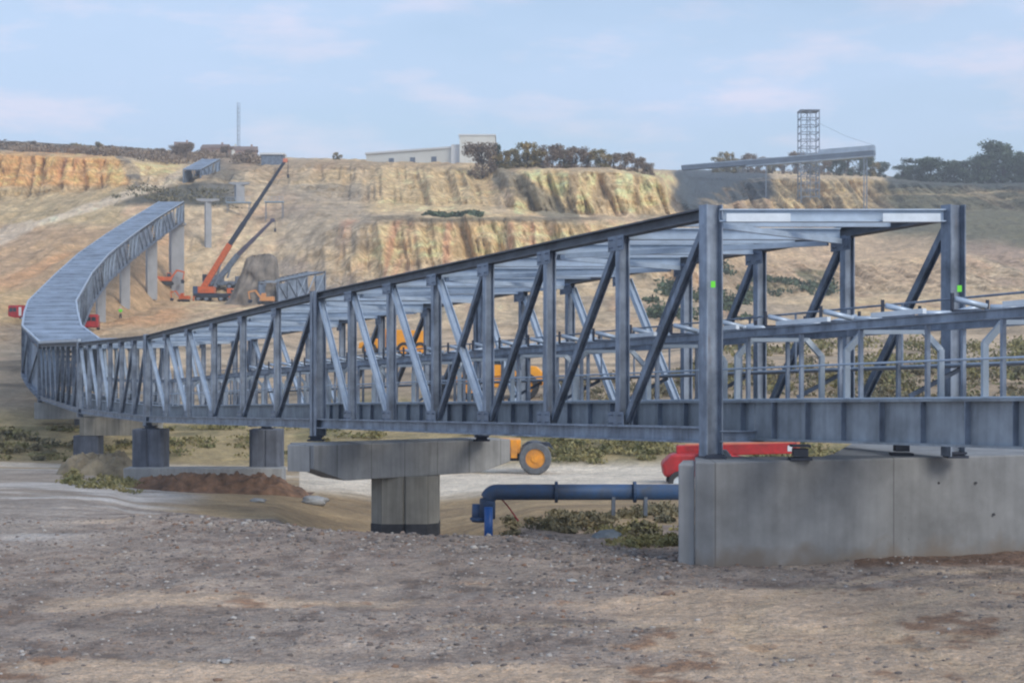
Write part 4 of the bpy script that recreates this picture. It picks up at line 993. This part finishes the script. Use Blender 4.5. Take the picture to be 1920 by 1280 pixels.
mb.build('ring_beams', TWM, tw); mds[-1].build('bracing', TWM, tw); mds[1].build('bracing', TWM, tw)
MB().box((0, 0, ht_ + .1), (2 * hw + .6, 2 * hw + .6, .2)).build('platform', TWM, tw)
Dg = 596
p0 = at(1280, 316, Dg + 30); p1 = at(1640, 287, Dg)
gl = thing('conveyor_gallery', p0, 'long grey-blue conveyor gallery rising to the right below the lattice tower', 'conveyor'); go = Vector(gl.location)
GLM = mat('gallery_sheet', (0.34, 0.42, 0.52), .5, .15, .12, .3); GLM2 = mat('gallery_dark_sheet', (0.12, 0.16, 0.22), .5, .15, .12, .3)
v1 = p1 - go; ax_ = v1.normalized()
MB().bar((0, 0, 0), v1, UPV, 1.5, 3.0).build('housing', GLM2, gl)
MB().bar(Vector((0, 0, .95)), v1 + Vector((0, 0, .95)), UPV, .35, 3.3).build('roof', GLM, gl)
MB().bar(Vector((0, 0, -1.1)) + v1 * .35, v1 + Vector((0, 0, -1.1)), UPV, .4, 3.2).build('lower_chord', GLM, gl)
MB().bar(v1 * .72 + Vector((0, 0, 1.9)), v1 * 1.0 + Vector((0, 0, 1.9)), UPV, 1.5, 2.6).build('head_housing', GLM, gl)
for (f_, lb) in ((.45, 0), (.951, 1)):
    b0_ = v1 * f_; px = 960 + (b0_.x + go.x) / (b0_.y + go.y) * F; gz_ = ground(px, b0_.y + go.y) - go.z - 1
    sp_ = MB()
    for sx in ((-.5, .5) if lb else (-.4,)):
        sp_.bar((b0_.x + sx, b0_.y - 1, gz_), (b0_.x + sx, b0_.y - 1, b0_.z - 1.3), (1, 0, 0), .3, .3)
    for k in range(int((b0_.z - gz_) / 2.4)):
        if lb: sp_.bar((b0_.x - .5, b0_.y - 1, gz_ + k * 2.4), (b0_.x + .5, b0_.y - 1, gz_ + k * 2.4 + 2), (0, 1, 0), .12, .12)
    sp_.build('support_trestle', TWM, gl)
wr = MB(); a = Vector((tw.location.x + hw, Dt, tw.location.z + ht_ - 4)); e_ = p1 + Vector((0, 0, 2.6))
wr.tube([a - go, (a + e_) / 2 - go - Vector((0, 0, .8)), e_ - go], .05, 5); wr.build('stay_cable', TWM, gl)

# ---------------------------------------------------------------- pipe, heap, boulders
def Pz(px, py, D): return at(px, py, D)
pp = thing('blue_pipeline', Pz(1080, 922, 40), 'blue steel pipeline crossing the ditch and bending down left of the abutment', 'pipe'); ppo = Vector(pp.location)
pl = []
for k in range(9):
    th = math.pi / 2 * k / 8; pl.append(at(932 - 18 * math.sin(th), 940 - 18 * math.cos(th), 40) - ppo)
line = [at(1300, 922, 40) - ppo] + pl + [at(914, 972, 40) - ppo]
MB().tube(line, .185, 18).build('main_pipe', BLUE, pp, True)
MB().tube([at(898, 945, 40.2) - ppo, at(897, 978, 40.2) - ppo], .16, 16).build('branch_pipe', BLUE, pp, True)
MB().tube([at(916, 950, 39.75) - ppo, at(916, 1030, 39.75) - ppo], .10, 14).build('support_leg', BLUE2, pp, True)
for (px, py, vert) in ((1043, 922, 0), (1190, 922, 0), (898, 972, 1)):
    a = at(px, py, 40) - ppo
    e_ = Vector((0, 0, .03)) if vert else Vector((.035, 0, 0))
    fl = MB().tube([a - e_, a + e_], .25 if not vert else .21, 18); fo = fl.build('flange', BLUE, pp)
MB().box(at(1210, 945, 40) - ppo, (.08, .3, .5)).build('pipe_saddle', STEEL_D, pp)
MB().box(at(1150, 945, 40) - ppo, (.08, .3, .5)).build('pipe_saddle', STEEL_D, pp)
rp = thing('red_strap', at(950, 950, 40.3), 'thin red strap slanting down from the blue pipeline', 'strap')
MB().tube([at(936, 930, 40.3) - rp.location, at(952, 948, 40.3) - rp.location, at(972, 976, 40.1) - rp.location], .018, 6).build('strap', RED, rp)

def blob(name, p, s, m, label, cat, seed, amp=.25, res=36, kind=None):
    me_v = []; nu = res; nv = res // 2; rg = np.random.default_rng(seed)
    th = np.linspace(0, 2 * np.pi, nu, endpoint=False)[:, None]; ph = np.linspace(0, np.pi, nv)[None, :]
    x = np.cos(th) * np.sin(ph); y = np.sin(th) * np.sin(ph); z = np.cos(ph) + 0 * th
    k = 1 + amp * fbm(x * 2.2 + 9 + seed, y * 2.2 + z * 2.7, seed, 5)
    co = np.stack([x * k * s[0], y * k * s[1], z * k * s[2]], -1).reshape(-1, 3)
    fs = []
    for i in range(nu):
        for j in range(nv - 1): a = i * nv + j; b_ = ((i + 1) % nu) * nv + j; fs.append((a, a + 1, b_ + 1, b_))
    me = bpy.data.meshes.new(name); me.from_pydata([tuple(c) for c in co], [], fs); me.update(); me.materials.append(m)
    me.polygons.foreach_set('use_smooth', [True] * len(me.polygons))
    o = bpy.data.objects.new(name, me); COL.objects.link(o); o.location = p; tag(o, label, cat, kind=kind); return o
def mound(name, px, D, w_, d_, h_, m, label, cat, seed, rough_=.7):
    nx_, ny_ = 90, 40; u_ = np.linspace(-1, 1, nx_)[:, None] + np.zeros((1, ny_)); v_ = np.linspace(-1, 1, ny_)[None, :] + np.zeros((nx_, 1))
    X_ = u_ * w_ / 2; Y_ = v_ * d_ / 2; r_ = np.clip(1 - (np.abs(u_) ** 3.2 + np.abs(v_) ** 2.2), 0, 1) ** .6
    n_ = fbm(X_ * 1.1 + seed, Y_ * 1.1, seed, 5); n2_ = fbm(X_ * 5, Y_ * 5, seed + 3, 4)
    Z_ = r_ * h_ * (1 + rough_ * n_) + r_ * .30 * n2_ - .25 * (1 - r_)
    base = gpt(px, D); vs = np.stack([X_, Y_, Z_], -1).reshape(-1, 3)
    fs = [(i * ny_ + j, (i + 1) * ny_ + j, (i + 1) * ny_ + j + 1, i * ny_ + j + 1) for i in range(nx_ - 1) for j in range(ny_ - 1)]
    mb = MB(); mb.v = [tuple(k) for k in vs]; mb.f = fs; o = mb.build(name, m, None, True); o.location = base; return tag(o, label, cat)
mound('soil_heap', 398, 67.5, 7.6, 4.6, .5, SOIL, 'long heap of dark reddish soil in front of the twin dark pillars', 'soil heap', 5)
mound('spoil_heap', 185, 78, 3.6, 5.5, .95, mat('tan_spoil', (.22, .18, .12), .95, 0, .3, 1.5, .5), 'tan spoil heap with dry grass left of the reddish soil heap', 'spoil heap', 9, .25)
blob('boulder', at(1135, 1012, 34), (.33, .3, .2), STONE2, 'blue-grey boulder in the ditch left of the abutment', 'boulder', 8, .35)
blob('boulder', gpt(590, 64, .12), (.5, .35, .2), CONC2, 'flat pale concrete lump on the sand left of the hammerhead pier', 'boulder', 9, .3)
blob('boulder', gpt(484, 60, .05), (.28, .2, .1), CONC2, 'small white stone left of the flat concrete lump', 'boulder', 10, .3)
blob('boulder', gpt(1072, 24.2, .02), (.08, .06, .03), CONC2, 'small white stone on the gravel below the ditch', 'boulder', 12, .3)
blob('boulder', gpt(424, 17.8, .02), (.06, .045, .025), CONC2, 'small white stone near the bottom left of the gravel', 'boulder', 13, .3)

# ---------------------------------------------------------------- vehicles
def wheel(parent, c, r, wd, rim=WHITEM, name='wheel'):
    y = wd / 2
    prof_ = [(r * .6, -y), (r * .93, -y), (r, -y * .7), (r, y * .7), (r * .93, y), (r * .6, y)]
    mb = MB(); n_ = 22; o_ = 0
    for k in range(n_):
        th = 2 * math.pi * k / n_
        for (rr, yy) in prof_: mb.v.append((math.cos(th) * rr, yy, math.sin(th) * rr))
    m_ = len(prof_)
    for k in range(n_):
        for j in range(m_): a = k * m_ + j; b_ = k * m_ + (j + 1) % m_; c2 = ((k + 1) % n_) * m_ + (j + 1) % m_; d2 = ((k + 1) % n_) * m_ + j; mb.f.append((a, b_, c2, d2))
    w_ = mb.build(name, RUBBER, parent, False); w_.location = c
    rm_ = MB(); rm_.tube([(0, -y * .7, 0), (0, y * .7, 0)], r * .6, 20); rm_.tube([(0, -y * .95, 0), (0, y * .95, 0)], r * .24, 12)
    for k in range(6):
        th = k * math.pi / 3; rm_.box((math.cos(th) * r * .4, -y * .72, math.sin(th) * r * .4), (.08 * r, .03, .08 * r))
    rm_.build('rim', rim, w_); return w_

def loader(px, D, rz, label, col, size=1.0, rimc=None, name='wheel_loader', z=None):
    q = thing(name, gpt(px, D) if z is None else at(px, 0, D) * 1, label, 'wheel loader', None, rz)
    if z is not None: q.location.z = z
    q.scale = (size,) * 3
    MB().side_prism([(-3.0, .9), (-3.1, 1.5), (-2.6, 2.0), (-.6, 2.15), (-.5, .8)], -.85, .85).build('engine_hood', col, q, bevel=.06)
    MB().side_prism([(-.5, .75), (-.5, 1.4), (1.3, 1.3), (1.6, .8)], -.6, .6).build('chassis', col, q, bevel=.04)
    cb = MB().side_prism([(-.7, 1.45), (-.75, 3.1), (.5, 3.15), (.75, 2.0), (.6, 1.35)], -.7, .7).build('cab', col, q, bevel=.05)
    for s_ in (-1, 1): MB().side_prism([(-.55, 2.1), (-.58, 2.95), (.38, 2.98), (.55, 2.15)], s_ * .71 - .01, s_ * .71 + .01).build('window', GLASS, cb)
    for s_ in (-.5, .5): MB().bar((.8, s_, 1.7), (3.0, s_, .9), (0, 1, 0), .16, .34).build('lift_arm', col, q)
    MB().side_prism([(2.9, .35), (2.8, 1.3), (3.1, 1.45), (3.3, .7), (4.1, .25), (3.4, .2)], -1.3, 1.3).build('bucket', DARK, q)
    for x_ in (-1.9, 1.2):
        for s_ in (-1, 1): wheel(q, (x_, s_ * 1.05, .82), .82, .5, rimc or col)
    return q
gz_ = zy(887, 91)
q = thing('wheeled_machine', Vector((xp(1003, 91), 91, gz_)), 'orange wheeled machine with one big grey tyre showing right of the hammerhead pier', 'work vehicle')
GREYTYRE = mat('dusty_tyre', (.12, .13, .145), .9, 0, .2, 3)
MB().side_prism([(-1.9, 1.1), (-1.9, 1.85), (-.75, 1.85), (-.78, 1.1)], -1.0, 1.0).build('body', ORANGE, q, bevel=.05)
MB().box((-1.12, -1.02, 1.35), (.34, .1, .95)).build('step_box', ORANGE, q, bevel=.02)
MB().box((-3.4, 0, .95), (5.2, 1.2, .5)).build('chassis', DARK, q)
MB().side_prism([(-.75, 1.5), (-.4, 1.75), (.75, 1.7), (1.0, 1.3), (.7, 1.5), (-.4, 1.62)], -1.2, -.6).build('mudguard', DARK, q)
for x_ in (0, -4.6):
    for s_ in (-1, 1):
        w_ = wheel(q, (x_, s_ * 1.05, .86), .86, .5, ORANGE); w_.data.materials[0] = GREYTYRE
loader(925, 132, R(178), 'orange wheel loader seen through the nearest truss bays', BRIGHTO, 1.3, z=ground(925, 132) - .1)

def dumper(px, D, rz, label, col):
    q = thing('dump_truck', gpt(px, D), label, 'dump truck', None, rz)
    MB().side_prism([(1.6, .9), (1.6, 1.7), (2.3, 1.9), (3.9, 1.5), (4.0, .9)], -1, 1).build('bonnet', col, q, bevel=.06)
    cb = MB().side_prism([(1.1, 1.0), (1.1, 3.0), (2.2, 3.0), (2.5, 1.8), (2.5, 1.0)], -.8, .8).build('cab', col, q, bevel=.05)
    for s_ in (-1, 1): MB().side_prism([(1.25, 1.9), (1.25, 2.8), (2.1, 2.8), (2.3, 1.95)], s_ * .81 - .01, s_ * .81 + .01).build('window', GLASS, cb)
    MB().side_prism([(-3.6, 1.6), (-4.1, 2.7), (.6, 2.9), (.8, 2.1), (.3, 1.2), (-2.6, 1.1)], -1.25, 1.25).build('tipper_body', col, q, bevel=.05)
    MB().side_prism([(-3.2, .7), (-3.2, 1.05), (3.6, 1.05), (3.6, .7)], -.45, .45).build('chassis', DARK, q)
    for x_ in (-2.6, -.9, 2.8):
        for s_ in (-1, 1): wheel(q, (x_, s_ * 1.1, .78), .78, .5, col)
    return q
dumper(744, 182, R(178), 'orange articulated dump truck far behind the truss, seen between two posts', BRIGHTO)

def telehandler(px, D, rz, label, z):
    q = thing('telescopic_handler', Vector((xp(px, D), D, z)), label, 'telescopic handler', None, rz)
    MB().side_prism([(-2.9, .75), (-3.0, 1.35), (-2.55, 1.78), (-.2, 1.85), (2.6, 1.2), (2.6, .7)], -.75, .75).build('body', RED, q, bevel=.12)
    cb = MB().side_prism([(-1.4, 1.3), (-1.35, 2.02), (-.1, 2.02), (.3, 1.5), (.3, 1.2)], -1.05, -.78).build('cab', DARK, q, bevel=.04)
    MB().box((-.6, -1.06, 1.72), (.9, .02, .36)).build('window', GLASS, cb)
    MB().bar((-2.3, .1, 1.9), (3.2, .1, 2.05), (0, 1, 0), .5, .5).build('boom', RED, q, bevel=.04)
    MB().bar((-1.9, .1, 2.16), (3.1, .1, 2.32), (0, 1, 0), .46, .10).build('boom_cover', SALMON, q)
    MB().box((3.22, .1, 2.12), (.16, .56, .6)).build('boom_head', SALMON, q)
    MB().box((2.85, -.162, 2.03), (.22, .02, .26)).build('white_plate', WHITEM, q)
    MB().bar((3.3, .1, 2.0), (3.7, .1, 1.3), (0, 1, 0), .4, .2).build('carriage', DARK, q)
    for x_ in (-2.2, 1.7):
        for s_ in (-1, 1): wheel(q, (x_, s_ * .95, .52), .52, .4, WHITEM)
    return q
telehandler(1363, 78, R(-2), 'red telescopic handler parked behind the left part of the abutment', ground(1363, 78) - .15)

def crane(px, D, label, tip, joint, foot, colb, n=1, dark=DARK):
    q = thing('mobile_crane', gpt(px, D), label, 'crane', None, 0); qo = Vector(q.location)
    MB().box((0, 0, 1.15), (7.5, 2.4, .8)).build('carrier', DARK if n == 1 else STEEL_D, q, bevel=.05)
    cb = MB().side_prism([(2.5, 1.0), (2.5, 2.5), (3.4, 2.5), (3.9, 1.7), (3.9, 1.0)], -1.15, 1.15).build('cab', colb, q, bevel=.05)
    MB().box((3.55, -1.16, 1.95), (.6, .02, .5)).build('window', GLASS, cb)
    sup = MB(); sup.box((-1.4, 0, 2.2), (3.0, 2.3, 1.2)); sup.build('superstructure', colb, q, bevel=.05)
    MB().box((-3.2, 0, 2.2), (1.2, 2.2, 1.3)).build('counterweight', BLUE if n == 1 else DARK, q)
    for x_ in (-2.8, -1.3, 1.4, 2.9):
        for s_ in (-1, 1): wheel(q, (x_, s_ * 1.05, .6), .6, .4, STEEL)
    for x_ in (-3.4, 3.2):
        og = MB(); og.bar((x_, -2.6, .9), (x_, 2.6, .9), UPV, .2, .2); og.bar((x_, -2.6, 0), (x_, -2.6, .9), (1, 0, 0), .2, .2); og.bar((x_, 2.6, 0), (x_, 2.6, .9), (1, 0, 0), .2, .2); og.build('outrigger', colb, q)
    f_, j_, t_ = at(*foot, D) - qo, at(*joint, D) - qo, at(*tip, D) - qo
    MB().bar(f_, j_, (0, 1, 0), 1.0, 1.05).build('boom_base', colb, q, bevel=.05)
    mb = MB(); d_ = t_ - j_; steps = 4
    for k in range(steps):
        a = j_ + d_ * (k / steps); b_ = j_ + d_ * ((k + 1) / steps); s_ = .82 - .11 * k; mb.bar(a, b_, (0, 1, 0), s_, s_)
    bm = mb.build('boom_sections', dark, q)
    MB().box(t_, (.8, .5, .7)).build('boom_head', SALMON if n == 1 else dark, bm)
    h_ = f_.lerp(j_, .75); MB().tube([Vector((f_.x + 2.2, 0, 2.2)), h_], .18, 8).build('lift_cylinder', STEEL, q)
    wr_ = MB().tube([t_ + Vector((.5, 0, 0)), t_ + Vector((.5, 0, -2.5 if n == 1 else -1.5))], .05, 5); wr_.build('hoist_rope', DARK, q)
    hb = t_ + Vector((.5, 0, -2.9 if n == 1 else -1.9)); MB().box(hb, (.35, .25, .7)).build('hook_block', DARK, q)
    return q
crane(402, 316, 'big mobile crane with orange lower boom and long dark upper boom', (535, 301), (431, 458), (378, 545), ORANGE2)
crane(418, 330, 'smaller mobile crane with thin dark boom behind the big orange crane', (511, 413), (446, 478), (405, 530), STEEL_D, 2, mat('purple_grey_steel', (.10, .09, .13), .5, .2, .1, 1))

def excavator(px, D, rz, label, col, s=1.0):
    q = thing('excavator', gpt(px, D), label, 'excavator', None, rz); q.scale = (s,) * 3
    for s_ in (-1, 1):
        MB().side_prism([(-1.7, .25), (-1.4, .75), (1.4, .75), (1.7, .25), (1.4, 0), (-1.4, 0)], s_ * .9 - .25, s_ * .9 + .25).build('track', RUBBER, q, bevel=.04)
    MB().side_prism([(-1.9, .85), (-1.9, 1.9), (.3, 1.7), (1.2, 1.2), (1.2, .85)], -1, 1).build('house', col, q, bevel=.08)
    cb = MB().side_prism([(.1, 1.3), (.1, 2.7), (1.0, 2.65), (1.35, 1.3)], -1.0, -.15).build('cab', col, q, bevel=.04)
    MB().side_prism([(.2, 1.8), (.2, 2.55), (.9, 2.5), (1.1, 1.8)], -1.02, -1.005).build('window', GLASS, cb)
    bm = MB().bar((.9, .3, 1.4), (2.3, .3, 3.3), (0, 1, 0), .3, .4); bm.bar((2.2, .3, 3.3), (3.9, .3, 2.9), (0, 1, 0), .28, .34); bm.build('boom', col, q)
    ar = MB().bar((3.9, .3, 3.0), (3.6, .3, 1.2), (0, 1, 0), .22, .26).build('stick', col, q)
    MB().side_prism([(3.2, .4), (3.1, 1.1), (3.7, 1.3), (4.0, .7), (3.7, .35)], -.2, .8).build('bucket', DARK, q)
    return q
excavator(312, 322, R(10), 'orange excavator between the two right-hand tall piers, its boom raised', ORANGE2, .85)
excavator(344, 305, R(170), 'small orange excavator at the foot of the thickest pier', ORANGE2, .6)
excavator(498, 292, R(175), 'pale orange excavator below the stored truss segment', mat('pale_orange_paint', (.62, .30, .12), .5, 0, .1, 2), .75)

def van(px, D, rz, label, panel=None, s=.85):
    q = thing('red_van', gpt(px, D), label, 'van', 'red vans', rz); q.scale = (s,) * 3
    bd = MB().side_prism([(-2.5, .35), (-2.5, 2.1), (-2.3, 2.25), (1.2, 2.2), (1.9, 1.35), (2.6, 1.1), (2.6, .35)], -.95, .95).build('body', RED, q, bevel=.08)
    for s_ in (-1, 1): MB().side_prism([(.5, 1.35), (.5, 1.95), (1.1, 1.95), (1.6, 1.35)], s_ * .955 - .01, s_ * .955 + .01).build('window', GLASS, q)
    MB().box((-2.51, -.35, 1.55), (.02, .6, .6)).build('rear_window', GLASS, q); MB().box((-2.51, .35, 1.55), (.02, .6, .6)).build('rear_window', GLASS, q)
    if panel: MB().box((-2.0, -.96, 1.3), (.6, .02, 1.3)).build('white_panel', WHITEM, q)
    for x_ in (-1.6, 1.7):
        for s_ in (-1, 1): wheel(q, (x_, s_ * .85, .34), .34, .22, STEEL_L)
    return q
van(173, 214, R(100), 'small red van on the right of the climbing truss, by the leftmost tall pier')
van(45, 222, R(65), 'dark red van half hidden on the left of the climbing truss', True)

# ---------------------------------------------------------------- person in a hi-vis jacket
def person(px, D, label):
    g = gpt(px, D); q = thing('person', g, label, 'person')
    J = {'pel': (0, 0, .95), 'ch': (0, 0, 1.32), 'nk': (0, 0, 1.5), 'hd': (0, -.02, 1.66), 'sl': (-.19, 0, 1.42), 'el': (-.27, .02, 1.14), 'hl': (-.24, -.12, .92),
         'sr': (.19, 0, 1.42), 'er': (.28, .02, 1.14), 'hr': (.27, -.08, .9), 'kl': (-.11, -.02, .5), 'fl': (-.13, 0, .08), 'tl': (-.14, -.16, .04), 'kr': (.11, -.04, .5), 'fr': (.14, 0, .08), 'tr': (.15, -.16, .04)}
    def sk(nm_, keys, edges, rad, m_, par):
        me = bpy.data.meshes.new(nm_); me.from_pydata([J[k] for k in keys], [(keys.index(a), keys.index(b_)) for a, b_ in edges], []); me.materials.append(m_)
        o = bpy.data.objects.new(nm_, me); COL.objects.link(o); o.parent = par
        s_ = o.modifiers.new('skin', 'SKIN')
        for k, v in zip(keys, me.skin_vertices[0].data): r_ = rad[k]; v.radius = (r_, r_)
        me.skin_vertices[0].data[0].use_root = True
        o.modifiers.new('sub', 'SUBSURF').levels = 1; return o
    rad = dict(pel=.14, ch=.16, nk=.055, hd=.10, sl=.07, el=.05, hl=.035, sr=.07, er=.05, hr=.035, kl=.07, fl=.05, tl=.04, kr=.07, fr=.05, tr=.04)
    keys = list(J); ed = [('pel', 'ch'), ('ch', 'nk'), ('nk', 'hd'), ('ch', 'sl'), ('sl', 'el'), ('el', 'hl'), ('ch', 'sr'), ('sr', 'er'), ('er', 'hr'), ('pel', 'kl'), ('kl', 'fl'), ('fl', 'tl'), ('pel', 'kr'), ('kr', 'fr'), ('fr', 'tr')]
    SK = mat('skin', (.45, .28, .2), .6, 0, .05, 3)
    sk('body', keys, ed, rad, SK, q)
    r2 = {k: v + .025 for k, v in rad.items()}
    sk('jacket', ['pel', 'ch', 'sl', 'el', 'sr', 'er'], [('pel', 'ch'), ('ch', 'sl'), ('sl', 'el'), ('ch', 'sr'), ('sr', 'er')], r2, GREEN, q)
    sk('trousers', ['pel', 'kl', 'fl', 'kr', 'fr'], [('pel', 'kl'), ('kl', 'fl'), ('pel', 'kr'), ('kr', 'fr')], r2, BITUMEN, q)
    MB().tube([(0, -.02, 1.70), (0, -.02, 1.76), (0, -.02, 1.82)], [.135, .125, .05], 14).build('helmet', WHITEM, q, True)
    return q
person(226, 252, 'person in a bright green jacket at the foot of a tall pier')

# ---------------------------------------------------------------- air
hz = MB().box((0, 665, 64), (1700, 1390, 140)).build('haze', bpy.data.materials.new('air'))
hz['kind'] = 'stuff'; tag(hz, 'thin pale haze lying over the whole quarry', 'haze')
hm_ = hz.data.materials[0]; hm_.use_nodes = True; t = hm_.node_tree; t.nodes.clear()
o_ = t.nodes.new('ShaderNodeOutputMaterial'); pv = t.nodes.new('ShaderNodeVolumePrincipled')
pv.inputs['Color'].default_value = (0.90, 0.93, 0.98, 1); pv.inputs['Density'].default_value = 0.00042
pv.inputs['Anisotropy'].default_value = 0.2
t.links.new(pv.outputs[0], o_.inputs['Volume'])
